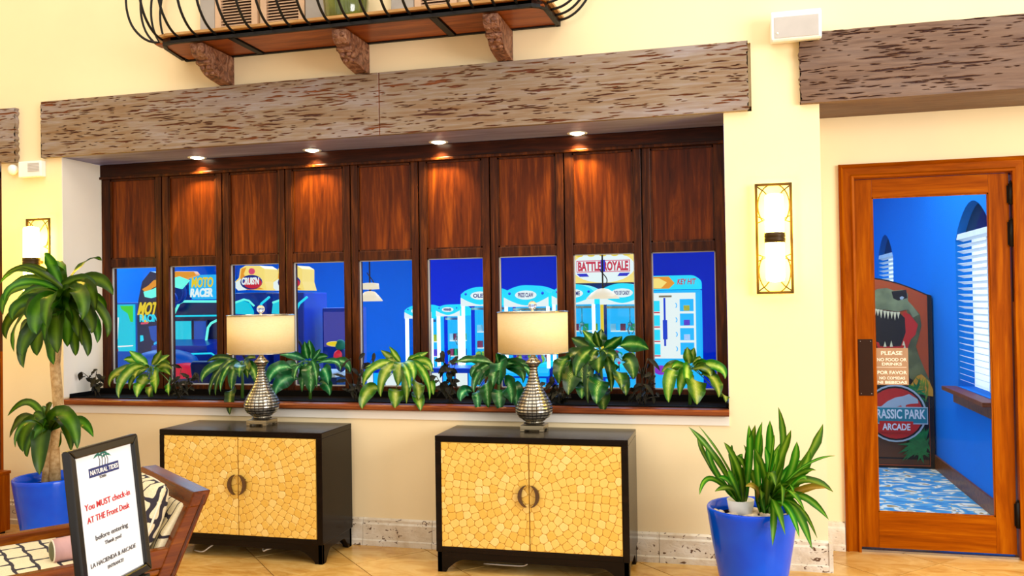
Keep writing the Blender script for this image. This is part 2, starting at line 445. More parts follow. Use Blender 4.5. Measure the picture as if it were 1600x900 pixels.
def mat_carpet():
    t = NT('sea_carpet'); v = t.coords((1, 1.5, 1), rand=False)
    a = t.noise(v, 9, 1, .4, .8); b = t.noise(v, 14, 2, .5)
    c = t.ramp(a, [(.38, '#3A88B8'), (.50, '#54A2C4'), (.54, '#6AB0CC'), (.555, '#B89858'), (.58, '#F4E8CC'), (.68, '#F0E4CC'), (.70, '#B08848')])
    t.bump(b, .3, .004)
    return t.fin(c, .95)
M_CARPET = mat_carpet()
def emis(name, c, s, base='#101010'):
    t = NT(name); return t.fin(base, .4, emit=c, estr=s)
M_SCONCE = emis('glowing_glass', (1, .68, .07, 1), 60, '#FFF0C0')
M_BULB = emis('downlight_glow', (1, .86, .6, 1), 14, '#FFFFFF')
M_CYANGLOW = emis('cyan_glow', '#19D8F0', 1.0, '#0A3A50')
M_CYANSOFT = emis('cyan_soft_glow', '#12B4EE', .95, '#0A4A80')
M_TUBE = emis('white_tube_glow', '#D8FAFF', 1.6, '#FFFFFF')
M_SIGNW = emis('white_sign_glow', '#EEF8F4', .95, '#303030')
M_CREAMGLOW = emis('cream_sign_glow', '#FFE27A', .95, '#302810')
M_SCREEN = emis('cyan_screen', '#10D0E8', .9, '#042030')
M_GREENS = emis('green_screen', '#46D820', .9, '#042010')
M_BLUES = emis('blue_screen', '#0A60E0', .55, '#041030')
M_PURPS = emis('purple_screen', '#5A58C8', .55, '#101030')
M_MINT = emis('mint_neon', '#6AF0DC', 1.1, '#0A5050')
M_PINKG = emis('pink_glow', '#E04A6E', .9, '#400A18')
M_REDG = emis('red_glow', '#D81E3A', .8, '#400A18')
M_YELG = emis('yellow_glow', '#F2D21E', .9, '#403008')
M_ORG = emis('orange_glow', '#F09A1E', .9, '#402008')
M_NAVYG = plain('navy_lettering', '#10206A', .4)
M_PURPLE = plain('violet_lettering', '#3A22A0', .4)
M_CABBLUE = plain('machine_blue', '#0B46C8', .3)
M_CABDARK = plain('machine_navy', '#081E66', .3)
M_PENDANT = emis('pendant_reflection_glow', (1, .86, .62, 1), .85, '#504838')  # glow of the pendant lamps reflected in the window glass
M_DAY = emis('window_daylight', '#E4EEF8', .8, '#FFFFFF')
M_SLAT = plain('blind_slat', '#E8ECEE', .5)
M_PRIZE = [plain('prize_%s' % n, c, .6) for n, c in (('red', '#D0304A'), ('yellow', '#E8C828'), ('white', '#F0F4F8'), ('green', '#28B060'), ('violet', '#7A40C0'))]
M_RED = plain('print_red', '#D8281A', .4); M_ORANGE = plain('print_orange', '#C4501A', .4)
M_PDARK = plain('print_dark', '#1C120C', .4); M_DINO = plain('print_reptile', '#6E6E40', .4, var=.3)
M_DINO2 = plain('print_reptile_light', '#8E9464', .4, var=.2); M_TOOTH = plain('print_tooth', '#F4E6B0', .4)
M_FROND = plain('print_frond', '#12803A', .4, var=.3); M_FROND2 = plain('print_frond_yellow', '#8A9A1E', .4, var=.3)
M_ROCK = plain('print_rock', '#E09A22', .4, var=.1); M_PGREY = plain('print_grey', '#B8C4C8', .4)
M_TEAL = plain('print_teal', '#2E8A94', .4); M_BROWN = plain('print_brown', '#6A3A1C', .5)
M_TAN = plain('tan_sign', '#A9805A', .6); M_CREAM = plain('cream_lettering', '#F2E6CC', .5)
M_REDINK = plain('red_ink', '#C2202C', .6); M_GREYINK = plain('grey_ink', '#55555A', .6); M_NAVYINK = plain('navy_ink', '#1B2A66', .6)
M_TEALINK = plain('teal_ink', '#2A7A6A', .6)

# ------------------------------------------------------------------ the setting
ZS, ZB, ZBT = .829, 2.4505, 2.824          # niche floor, beam underside, beam top
NX0, NX1, PX0, PX1 = -4.293, -.004, -4.78, .489
YP, YD = .367, .413                        # panelling plane, door wall plane
wl = MB()
wl.box(NX0, NX1, 0, .45, 0, ZS)            # below the niche
wl.box(PX0, NX0, 0, .45, 0, ZB)            # left pier
wl.box(NX1, PX1, 0, .45, 0, ZB)            # right pier
wl.box(-9, -4.44, 0, .45, ZB, 5.2); wl.box(-4.44, .144, .02, .45, ZB+.03, 5.2)
wl.box(.144, PX1, 0, .45, ZB, 5.2); wl.box(PX1, 4.2, 0, .45, 2.498, 5.2); wl.box(-4.44, .144, 0, .03, ZBT-.004, 5.2)
wl.box(PX1, .625, YD, .45, 0, 2.498); wl.box(.625, 1.60, YD, .45, 2.18, 2.498); wl.box(1.60, 4.2, YD, .45, 0, 2.498)
smesh('wall_back', wl, M_WALL)
smesh('trim_1', MB().box(NX0-.001, NX0+.004, .002, YP, ZS+.02, ZB), M_WALLW)          # niche's left return, its whitish lit look put into the colour
smesh('trim_2', MB().box(NX0-.12, NX1+.0, -.012, 0, ZS-.075, ZS-.022), M_WALLW)       # moulding under the ledge
# floor: grout bed and diagonal tiles
fl = smesh('floor', MB().box(-6.2, 3.4, -6.2, .45, -.06, -.006), M_GROUT)
S = .622; cnt = 0
def clip(poly, a, b, c):                   # keep a*x+b*y <= c
    out = []
    for i in range(len(poly)):
        p, q = poly[i], poly[(i+1) % len(poly)]
        dp, dq = a*p[0]+b*p[1]-c, a*q[0]+b*q[1]-c
        if dp <= 0: out.append(p)
        if (dp < 0 < dq) or (dq < 0 < dp):
            k = dp/(dp-dq); out.append((p[0]+(q[0]-p[0])*k, p[1]+(q[1]-p[1])*k))
    return out
full = None
for i in range(-14, 12):
    for j in range(-14, 16):
        s0 = -3.03+S*i; d0 = -2.285+S*j; g = .004
        a0, a1, b0, b1 = s0+g, s0+S-g, d0+g, d0+S-g
        P = [((a+b)/2, (a-b)/2) for a, b in ((a0, b0), (a0, b1), (a1, b1), (a1, b0))]
        cx = sum(p[0] for p in P)/4; cy = sum(p[1] for p in P)/4
        if cx < -5.75 or cx > 2.9 or cy < -3.6 or cy > .7: continue
        Q = clip(P, 0, 1, .449)
        if len(Q) < 3: continue
        if len(Q) == 4 and max(p[1] for p in P) < .449:
            if full is None:
                full = obj('tile', MB().prism([(p[0]-cx, p[1]-cy) for p in P], -.006, 0, 'z'), M_TILE, fl, local=True, loc=(cx, cy, 0)); cnt += 1
            else: inst(full, fl, (cx, cy, 0)); cnt += 1
        else:
            obj('tile', MB().prism(Q, -.006, 0, 'z'), M_TILE, fl, local=True); cnt += 1
# coral-stone skirting, block by block
def skirting(name, x0, x1, y, n):
    b = struct(name); L = (x1-x0)/n
    for k in range(n):
        xa, xb = x0+k*L+.0012, x0+(k+1)*L-.0012
        prof = [(y, 0), (y-.030, 0), (y-.030, .03), (y-.022, .036), (y-.022, .125), (y-.014, .135), (y-.014, .15), (y, .16)]
        obj('stone_block', MB().prism([(p[0], p[1]) for p in prof], xa, xb, 'x'), M_STONE, b)
skirting('baseboard_back', PX0, PX1, 0, 12)
skirting('baseboard_side', PX1, .622, YD, 1)
o_ = MB().box(PX1, PX1+.02, -.028, .38, 0, .15); smesh('baseboard_right', o_, M_STONE)

# weathered beams with real pits
def beam(name, x0, x1, yf, z0, z1, yb, mat, label, seed, joint=None, xin=None, rough_ends=(True, True)):
    R = np.random.RandomState(seed); dx, dz = .0062, .0024
    nx = int((x1-x0)/dx)+1; nz = int((z1-z0)/dz)+1
    pit = np.zeros((nx, nz)); X = np.linspace(x0, x1, nx); Z = np.linspace(z0, z1, nz)
    n = int((x1-x0)*190)
    for _ in range(n):
        L = R.choice([.03, .05, .08, .12, .2], p=[.3, .3, .2, .14, .06])*R.uniform(.7, 1.3); h = R.uniform(.0009, .0018)*(1+L*8)
        cx, cz = R.uniform(x0, x1), R.uniform(z0, z1); sl = R.uniform(-.025, .025); wv = R.uniform(0, 6)
        i0, i1 = np.searchsorted(X, (cx-L/2, cx+L/2)); j0, j1 = np.searchsorted(Z, (cz-.03, cz+.03))
        if i1 <= i0 or j1 <= j0: continue
        xx = (X[i0:i1, None]-cx)/(L/2); zz = (Z[None, j0:j1]-cz-sl*(X[i0:i1, None]-cx)-0.0012*np.sin(X[i0:i1, None]*60+wv))/h
        pit[i0:i1, j0:j1] = np.maximum(pit[i0:i1, j0:j1], np.clip(1.3-np.abs(xx)**1.5-np.abs(zz)**1.8*(.7), 0, 1))
    y = yf+pit*.007
    if joint is not None:
        k = int(np.argmin(abs(X-joint))); y[k, :] += .006; pit[k, :] = .8
    XX = np.repeat(X[:, None], nz, 1)
    if rough_ends[0]: e = np.interp(Z, Z[::5], R.uniform(0, .018, len(Z[::5]))); XX[0] += e
    if rough_ends[1]: e = np.interp(Z, Z[::5], R.uniform(0, .018, len(Z[::5]))); XX[-1] -= e
    V = np.stack([XX, y, np.repeat(Z[None], nx, 0)], -1).reshape(-1, 3)
    I = np.arange(nx*nz).reshape(nx, nz)
    Fq = np.stack([I[:-1, :-1], I[1:, :-1], I[1:, 1:], I[:-1, 1:]], -1).reshape(-1, 4)
    b0 = len(V)
    Vb = np.array([(x0, 0, z0), (x1, 0, z0), (x1, 0, z1), (x0, 0, z1)], float); Vb[:, 1] = 0.0
    ext = [I[:, 0], I[:, -1], I[0, :], I[-1, :]]
    faces = Fq.tolist(); V = V.tolist(); pv = pit.reshape(-1).tolist()
    for kk, row in enumerate(ext):       # back-running sides
        base = len(V)
        for i in row: V.append([V[i][0], 0.0, V[i][2]]); pv.append(0)
        for a in range(len(row)-1):
            q = [int(row[a]), int(row[a+1]), base+a+1, base+a]
            if kk in (0, 3): q = q[::-1]
            faces.append(q)
    me = bpy.data.meshes.new(name); me.from_pydata(V, [], faces)
    at = me.attributes.new('pit', 'FLOAT', 'POINT'); at.data.foreach_set('value', pv)
    me.materials.append(mat); me.update()
    o = thing(name, label, 'beam', (0, 0, 0))
    f = bpy.data.objects.new('face_board', me); link(f, o)
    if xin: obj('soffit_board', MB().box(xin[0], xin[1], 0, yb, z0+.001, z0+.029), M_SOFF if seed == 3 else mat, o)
    return o
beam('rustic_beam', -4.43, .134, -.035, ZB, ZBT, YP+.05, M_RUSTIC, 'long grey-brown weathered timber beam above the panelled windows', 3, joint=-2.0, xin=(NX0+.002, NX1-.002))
beam('rustic_beam', .385, 2.6, -.035, 2.466, 2.839, YD, M_RUSTIC2, 'dark brown weathered timber beam above the glass door', 5, xin=(PX1+.002, 2.6))
beam('rustic_beam', -6.6, -4.625, -.035, 2.434, 2.80, YP, M_RUSTIC, 'short end of weathered timber beam at the left edge', 9)

# ------------------------------------------------------------------ panelled windows
PITCHX = .4730; GX0 = -4.2226+.002; GW = .3704
ZPP, ZPB, ZGT, ZGB, ZTOP = 2.3427, 1.7826, 1.7234, .9056, 2.366
YF = YP
for k in range(9):
    gx = GX0+k*PITCHX; ua, ub = gx-(PITCHX-GW)/2+.004, gx+GW+(PITCHX-GW)/2-.004
    if k == 0: ua = NX0+.004
    if k == 8: ub = NX1-.002
    wn = struct('window_%d' % (k+1))
    obj('stile', MB().box(ua, gx, YF, YF+.07, ZS+.03, ZTOP), M_WOODFRAME, wn, bevel=.003)
    obj('stile', MB().box(gx+GW, ub, YF, YF+.07, ZS+.03, ZTOP), M_WOODFRAME, wn, bevel=.003)
    obj('rail', MB().box(gx, gx+GW, YF+.003, YF+.067, ZGT, ZPB), M_WOODFRAME, wn, bevel=.003)
    obj('rail', MB().box(gx, gx+GW, YF+.003, YF+.067, ZS+.03, ZGB), M_WOODFRAME, wn, bevel=.003)
    if k: obj('mullion_post', MB().box(ua-.03, ua+.02, YF+.045, YF+.082, ZS+.03, ZTOP), M_WOODFRAME, wn)
    obj('wood_panel', MB().box(gx-.004, gx+GW+.004, YF+.018, YF+.045, ZPB-.004, ZTOP), M_WOODPANEL, wn, label='polished red-brown wood panel above the glass')
    mo = MB(); t_ = .010
    for (a, b, c, d) in ((gx, gx+GW, ZPB, ZPB+t_), (gx, gx+GW, ZPP-t_, ZPP), (gx, gx+t_, ZPB, ZPP), (gx+GW-t_, gx+GW, ZPB, ZPP)):
        mo.box(a, b, YF+.006, YF+.022, c, d)
    obj('panel_moulding', mo, M_WOODFRAME, wn)
    ps = MB(); t_ = .006
    for (a, b, c, d) in ((gx, gx+GW, ZGB, ZGB+t_), (gx, gx+GW, ZGT-t_, ZGT), (gx, gx+t_, ZGB, ZGT), (gx+GW-t_, gx+GW, ZGB, ZGT)):
        ps.box(a, b, YF+.02, YF+.034, c, d)
    obj('glazing_bead', ps, M_GREY, wn)
    obj('pane', MB().box(gx+.002, gx+GW-.002, YF+.030, YF+.034, ZGB+.002, ZGT-.002), M_GLASS, wn)
smesh('trim_3', MB().box(NX0+.002, NX1-.002, YP-.012, YP+.075, ZPP+.006, ZB-.001), M_WOODHEAD, bevel=.003)   # header over the panels
smesh('trim_4', MB().box(NX0+.002, NX1-.002, YP-.022, YP-.012, ZPP+.004, ZPP+.022), M_WOODFRAME, bevel=.003)
# wooden ledge and planter trough
led = MB(); led.prism([(-.04, ZS-.022), (-.05, ZS-.014), (-.05, ZS+.004), (-.04, ZS+.012), (-.0, ZS+.012), (-.0, ZS-.022)], NX0+.0, NX1+.0, 'x')
led.box(NX0+.002, NX1-.002, 0, .05, ZS, ZS+.012)
smesh('window_ledge', led, M_LEDGE, bevel=.002)
pt = tag(obj('planter_trough', MB().box(NX0+.004, NX1-.004, .05, .06, ZS+.001, ZS+.02).box(NX0+.004, NX1-.004, YP-.03, YP-.02, ZS+.001, ZS+.05).box(NX0+.004, NX0+.014, .05, YP-.02, ZS+.001, ZS+.04).box(NX1-.014, NX1-.004, .05, YP-.02, ZS+.001, ZS+.04), M_PLANTER), 'long low black planter trough on the window ledge', 'planter')
obj('soil', MB().box(NX0+.014, NX1-.014, .06, YP-.03, ZS+.001, ZS+.012), M_SOIL, pt)
# narrow pane glimpsed at the right jamb is left to the panelling

# recessed downlights
SPOT = []
for i, x in enumerate((-3.467, -2.613, -1.742, -.861)):
    t = thing('downlight', 'recessed round downlight in the beam underside, ' + ('leftmost', 'second from the left', 'third from the left', 'rightmost')[i] + ' of four', 'light', (x, .30, ZB), 0, 'downlights above the panelled windows')
    obj('trim_ring', MB().lathe([(.042, -.001), (.058, -.004), (.062, -.001), (.062, .0)], (x, .30, ZB), 24), M_WHITE, t)
    obj('lens', MB().lathe([(.0001, -.012), (.025, -.010), (.044, -.002), (.044, .0)], (x, .30, ZB), 24), M_BULB, t)
    l = bpy.data.lights.new('downlight_beam', 'SPOT'); l.energy = 34; l.spot_size = math.radians(100); l.spot_blend = .7; l.color = (1, .80, .42); l.shadow_soft_size = .03
    lo = bpy.data.objects.new('downlight_beam', l); COL.objects.link(lo); lo.parent = t; lo.location = (0, 0, -.02); lo.rotation_euler = (math.radians(10), 0, 0)

# left recess: timber panelling just showing
smesh('trim_6', MB().box(-7, PX0-.01, YP, YP+.06, ZB-.05, ZB), M_WOODHEAD)
lp = struct('door_2')
obj('stile', MB().box(-4.90, -4.785, .10, .16, 1.15, ZB-.1), M_WOODFRAME, lp); obj('stile', MB().box(-4.90, -4.785, .10, .16, .0, 1.15), M_DOOR, lp)
obj('wood_panel', MB().box(-5.75, -4.90, .12, .15, 0, ZB-.1), M_WOODPANEL, lp); obj('stile', MB().box(-5.87, -5.75, .10, .16, 0, ZB-.1), M_WOODFRAME, lp)
for z0, z1 in ((0, .2), (1.1, 1.2), (2.2, 2.35)): obj('rail', MB().box(-5.75, -4.90, .105, .155, z0, z1), M_WOODFRAME, lp)
smesh('wall_left', MB().box(-5.99, -5.88, -6.2, .45, 0, 5.2), M_WALL)

# ------------------------------------------------------------------ glass door and its casing
DX0, DX1, DZ = .7059, 1.5012, 2.104
cs = struct('trim_7')
def casing_profile():
    return [(0, 0), (0, -.02), (.012, -.03), (.022, -.018), (.060, -.018), (.068, -.032), (.080, -.03), (.080, 0)]
cpts = casing_profile()
def cpt(k, a, b): return ((.6253+a, YD+b, 0), (.6253+a, YD+b, 2.192-a), (1.592-a, YD+b, 2.192-a), (1.592-a, YD+b, 0))[k]
for k in range(3):
    m_ = MB(); nn_ = len(cpts); m_.add([cpt(k, *p) for p in cpts]+[cpt(k+1, *p) for p in cpts], [(i, (i+1) % nn_, (i+1) % nn_+nn_, i+nn_) for i in range(nn_)]+[tuple(range(nn_)), tuple(range(2*nn_-1, nn_-1, -1))])
    obj('casing_board', m_, M_DOORX if k == 1 else M_DOOR, cs)
obj('jamb', MB().box(.7053-.012, .7053, YD, YD+.09, 0, 2.112), M_DOOR, cs); obj('jamb', MB().box(1.512, 1.524, YD, YD+.09, 0, 2.112), M_DOOR, cs)
obj('jamb', MB().box(.693, 1.524, YD, YD+.09, 2.107, 2.12), M_DOORX, cs)
smesh('trim_8', MB().box(.70, 1.515, YD-.01, YD+.08, .0, .012), M_STEEL)     # threshold
dr = struct('door_1')
gx0, gx1, gz0, gz1 = .8032, 1.400, .2214, 2.0004
Yd0, Yd1 = YD+.004, YD+.048
obj('stile', MB().box(DX0+.002, gx0, Yd0, Yd1, .022, DZ), M_DOOR, dr, bevel=.002)
obj('stile', MB().box(gx1, DX1, Yd0, Yd1, .022, DZ), M_DOOR, dr, bevel=.002)
obj('rail', MB().box(gx0, gx1, Yd0, Yd1, .022, gz0), M_DOORX, dr, bevel=.002)
obj('rail', MB().box(gx0, gx1, Yd0, Yd1, gz1, DZ), M_DOORX, dr, bevel=.002)
obj('pane', MB().box(gx0-.005, gx1+.005, Yd0+.018, Yd0+.024, gz0-.005, gz1+.005), M_GLASS, dr)
bd = MB()
for (a, b, c, d) in ((gx0, gx1, gz0, gz0+.007), (gx0, gx1, gz1-.007, gz1), (gx0, gx0+.006, gz0, gz1), (gx1-.006, gx1, gz0, gz1)): bd.box(a, b, Yd0+.005, Yd0+.016, c, d)
obj('glazing_bead', bd, M_DOOR, dr)
pp = obj('push_plate', MB().box(.713, .790, Yd0-.004, Yd0, .878, 1.198), plain('dark_bronze_plate', '#3A2010', .25, .7), dr, bevel=.001, label='dark bronze push plate')
for zz in (.89, 1.186):
    for xx in (.724, .779): obj('screw', MB().sphere((xx, Yd0-.004, zz), .003, 8, 5), M_STEEL, pp)
for z0, z1 in ((1.93, 2.045), (1.70, 1.845), (.17, .31)):
    h = obj('hinge', MB().tube([(1.507, Yd0-.012, z0), (1.507, Yd0-.012, z1)], .013, 10).box(1.49, 1.52, Yd0-.006, Yd0, z0+.01, z1-.01), M_IRON, dr)
    obj('hinge_pin', MB().sphere((1.507, Yd0-.012, z1+.006), .008, 8, 5), M_IRON, h)
obj('closer_rod', MB().tube([(1.507, Yd0-.012, 1.40), (1.507, Yd0-.012, 2.06)], .003, 6), M_IRON, dr)
# tan notice stuck to the glass
nx0, nx1_, nz0, nz1 = .806, .978, .938, 1.146; yy = Yd0+.0165
nt = tag(obj('door_notice', MB().box(nx0, nx1_, yy, yy+.0012, nz0, nz1), M_TAN), 'tan food and drink notice on the door glass', 'sign')
Xd, Zd = (1, 0, 0), (0, 0, 1); cxn = (nx0+nx1_)/2
for s_, z_, h_, w_ in (('PLEASE', 1.118, .030, .112), ('NO FOOD OR', 1.081, .026, .155), ('DRINKS', 1.056, .022, .105), ('POR FAVOR', 1.008, .027, .155), ('NO COMIDAS', .977, .022, .135), ('NI BEBIDAS', .953, .022, .155)):
    text('lettering', s_, h_, M_CREAM, nt, (cxn, yy-.0006, z_), Xd, Zd, width=w_, extrude=.0005, bold=.0006)
obj('divider_line', MB().box(nx0+.004, nx1_-.01, yy-.001, yy, 1.0365, 1.0385), M_CREAM, nt)

# ------------------------------------------------------------------ arcade room shell
smesh('floor_arcade', MB().box(-8.1, 1.75, .45, 8.1, -.05, 0), M_CARPET)
smesh('ceiling_arcade', MB().box(-8.1, 1.75, .45, 8.1, 3.0, 3.06), M_BLUEDEEP)
smesh('wall_arcade_left', MB().box(-8.1, -8.0, .45, 8.1, 0, 3.0), M_BLUEWALL)
smesh('wall_arcade_back_left', MB().box(-8.0, -4.75, 8.0, 8.1, 0, 3.0), M_BLUEWALL)
smesh('wall_arcade_back_right', MB().box(-4.75, 1.65, 8.0, 8.1, 0, 3.0), M_BLUEDEEP)
wr = MB(); WX = 1.65
def arch_wall(mb, wins, x0, x1, z1):
    ys = [.45]
    for (a, b, zb, zs, za) in wins:
        mb.box(x0, x1, ys[-1], a, 0, z1); mb.box(x0, x1, a, b, 0, zb)
        n = 12; pts = [(a, z1)]+[(a+(b-a)*i/n, zs+(za-zs)*math.sin(PI*i/n)**.8) for i in range(n+1)]+[(b, z1)]
        for i in range(n):
            q = [pts[i+1], pts[i+2], (pts[i+2][0], z1), (pts[i+1][0], z1)]
            mb.prism(q, x0, x1, 'x')
        ys.append(b)
    mb.box(x0, x1, ys[-1], 8.1, 0, z1)
WINS = [(1.28, 2.19, .76, 1.84, 2.09), (4.66, 5.55, .76, 1.84, 2.09)]
arch_wall(wr, WINS, WX, WX+.12, 3.0)
smesh('wall_arcade_right', wr, M_BLUEWALL)
smesh('baseboard_arcade_right', MB().box(WX-.016, WX, .46, 8.0, 0, .115), M_LEDGE, bevel=.003)
for k, (a, b, zb, zs, za) in enumerate(WINS):
    wn = struct('window_%d' % (11+k))
    obj('daylight_pane', MB().box(WX+.11, WX+.118, a, b, zb, za), M_DAY, wn)
    obj('mullion', MB().box(WX+.09, WX+.108, (a+b)/2-.015, (a+b)/2+.015, zb, za), M_WHITE, wn)
    obj('tinted_arch', MB().prism([(a+(b-a)*i/12, zs+.01+(za-zs-.015)*math.sin(PI*i/12)**.8) for i in range(13)], WX+.06, WX+.07, 'x'), plain('dark_arch_glass', '#141E30', .1), wn)
    sl = MB().box(-.022, .022, a+.012, b-.012, -.0012, .0012)
    src = obj('slat', sl, M_SLAT, wn, local=True, loc=(WX+.03, 0, 1.84)); src.rotation_euler = (0, math.radians(22), 0)
    z = 1.84
    while z > zb+.06:
        z -= .045; c = inst(src, wn, (WX+.03, 0, z), (0, math.radians(22), 0))
    obj('head_rail', MB().box(WX+.005, WX+.05, a+.01, b-.01, 1.845, 1.885), M_SLAT, wn)
    si = obj('window_sill', MB().box(WX-.10, WX+.11, a-.08, b+.08, zb-.035, zb-.005), M_LEDGE, wn, bevel=.004)
    obj('sill_apron', MB().box(WX-.03, WX, a-.04, b+.04, zb-.12, zb-.035), M_LEDGE, si)

# ------------------------------------------------------------------ poster board behind the door
YB = 2.93
pb = thing('poster_board', 'tall arched arcade poster board seen through the glass door', 'poster', (1.2, YB, 0))
def px(u, v, y=YB): q = aty(u, v, y); return (q.x, q.z)
def pxp(lst, y=YB): return [px(1350+a/2.813, 420+b/2.813, y) for a, b in lst]
xL, xR = .62, 1.602
arc = [(xL+(xR-xL)*i/14, 1.40+.185*math.sin(PI*(.06+.88*i/14))) for i in range(15)]
outl = [(xL, .02)]+arc+[(xR, .02)]
obj('backing_board', MB().prism([(xL-.02, 0)]+[(xL-.02, arc[0][1])]+[(a, b+.012) for a, b in arc]+[(xR+.035, arc[-1][1]), (xR+.035, 0)], YB+.004, YB+.10), M_BLACK, pb)
obj('printed_face', MB().prism(outl, YB, YB+.004), M_ORANGE, pb)
L = [0]
def layer(name, pts, mat, lab=None, parent=pb):
    L[0] += 1; y1 = YB-.0012*L[0]; return obj(name, MB().prism(pts, y1, y1+.001), mat, parent, label=lab)
zt = lambda v: px(1400, v)[1]
layer('printed_ground', [(xL+.01, .03), (xR-.004, .03), (xR-.004, zt(600)), (1.35, zt(560)), (1.2, zt(470)), (xL+.01, zt(470))], M_PDARK)
layer('printed_border', [(xL+.01, .035), (xR-.01, .035), (xR-.01, .075), (xL+.01, .075)], M_BROWN)
layer('printed_border', [(xL+.01, .09), (1.42, .09), (1.42, .33), (xL+.01, .33)], M_BROWN)
layer('reptile_neck', pxp([(180, 150), (215, 165), (245, 200), (252, 250), (240, 300), (228, 340), (240, 380), (265, 440), (290, 495), (240, 505), (200, 480), (185, 400), (190, 330), (200, 240)]), M_DINO)
layer('reptile_head', pxp([(20, 110), (60, 88), (100, 84), (130, 96), (170, 92), (192, 110), (192, 140), (215, 165), (240, 200), (215, 215), (195, 178), (150, 188), (100, 182), (20, 172)]), M_DINO2)
layer('reptile_brow', pxp([(120, 100), (185, 92), (190, 128), (150, 140), (128, 130)]), M_PDARK)
layer('reptile_eye', pxp([(156, 126), (166, 120), (176, 126), (168, 136), (158, 134)]), M_PGREY)
layer('reptile_throat', pxp([(170, 188), (200, 200), (236, 245), (225, 290), (205, 310), (190, 350), (150, 350), (60, 352), (52, 320), (90, 330), (150, 330), (180, 280)]), M_RED)
layer('reptile_mouth', pxp([(20, 175), (150, 190), (178, 215), (182, 280), (160, 340), (70, 340), (56, 300), (50, 250)]), M_PDARK)
layer('reptile_tongue', pxp([(95, 235), (120, 225), (150, 240), (155, 330), (100, 335)]), M_PGREY).data.materials[0] = M_PDARK
for i, (a, b, h) in enumerate(((48, 176, 34), (60, 178, 30), (74, 180, 38), (90, 184, 34), (104, 186, 36), (120, 188, 32), (134, 190, 38), (149, 190, 30), (118, 342, -28), (172, 336, -22), (90, 342, -24), (176, 352, -20))):
    layer('tooth', pxp([(a-7, b), (a+7, b), (a, b+h)]), M_TOOTH)
layer('printed_rock', pxp([(205, 505), (230, 470), (250, 462), (285, 495), (300, 530), (300, 560), (200, 540)]), M_ROCK)
def fronds(c, n, r, mat, seed):
    R = random.Random(seed); m = MB(); L[0] += 1; y1 = YB-.0012*L[0]
    for i in range(n):
        a = R.uniform(0, 2*PI); rr = r*R.uniform(.6, 1.1); b = Vector((c[0]+R.uniform(-.03, .03), c[1]+R.uniform(-.03, .03)))
        d = Vector((math.cos(a), math.sin(a))); nn = Vector((-d.y, d.x)); w_ = rr*.09
        q = [b, b+d*rr*.4+nn*w_, b+d*rr, b+d*rr*.4-nn*w_]
        if any(p.x > xR-.006 or p.x < xL or p.y < .03 for p in q): continue
        m.prism([tuple(p) for p in q], y1-i*.00003, y1+.001-i*.00003)
    obj('printed_frond', m, mat, pb)
fronds(px(1350+262/2.813, 420+520/2.813), 26, .13, M_FROND2, 1); fronds(px(1350+230/2.813, 420+545/2.813), 26, .12, M_FROND, 2)
fronds(px(1350+240/2.813, 420+770/2.813), 46, .20, M_FROND, 3); fronds(px(1350+270/2.813, 420+800/2.813), 30, .15, M_FROND, 4)
bc = Vector(px(1398, 645)); r_ = 41*.00583
def disc(c, r, a0=0, a1=2*PI, n=28): return [(c.x+r*math.cos(a0+(a1-a0)*i/n), c.y+r*math.sin(a0+(a1-a0)*i/n)) for i in range(n if abs(a1-a0-2*PI) < .01 else n+1)]
layer('badge_rim', disc(bc, r_), M_PGREY); layer('badge_ring', disc(bc, r_*.94), M_PDARK); layer('badge_face', disc(bc, r_*.88), M_RED)
# generic long-tailed lizard silhouette
layer('badge_emblem', [(bc.x+a*r_, bc.y+b*r_) for a, b in ((-.80, .02), (-.5, .20), (-.25, .42), (.0, .55), (.25, .60), (.45, .68), (.72, .50), (.74, .36), (.5, .34), (.34, .30), (.3, .10), (.18, .28), (.0, .22), (-.08, .0), (-.2, .18), (-.45, .05))], M_PGREY)
ban = [Vector(px(1350, 633)), Vector(px(1446, 637)), Vector(px(1446, 660)), Vector(px(1350, 658))]
def rect_layer(name, x0, x1, z0, z1, mat): return layer(name, [(x0, z0), (x1, z0), (x1, z1), (x0, z1)], mat)
bz = px(1400, 648)[1]; bx0 = px(1352, 648)[0]; bx1 = px(1447, 648)[0]
rect_layer('banner_rim', bx0-.01, bx1+.006, bz-.072, bz+.072, M_PGREY); rect_layer('banner', bx0, bx1, bz-.062, bz+.062, M_TEAL)
L[0] += 1; yl = YB-.0012*L[0]-.0006
text('lettering', 'JURASSIC PARK', .105, M_WHITE, pb, ((bx0+bx1)/2, yl, bz), Xd, Zd, width=(bx1-bx0)*.95, extrude=.0005, bold=.003)
az = px(1400, 665)[1]; acx = px(1399, 665)[0]
rect_layer('banner', acx-.13, acx+.13, az-.05, az+.042, M_RED); L[0] += 1
text('lettering', 'ARCADE', .075, M_WHITE, pb, (acx, YB-.0012*L[0]-.001, az-.004), Xd, Zd, width=.215, extrude=.0005, bold=.002)

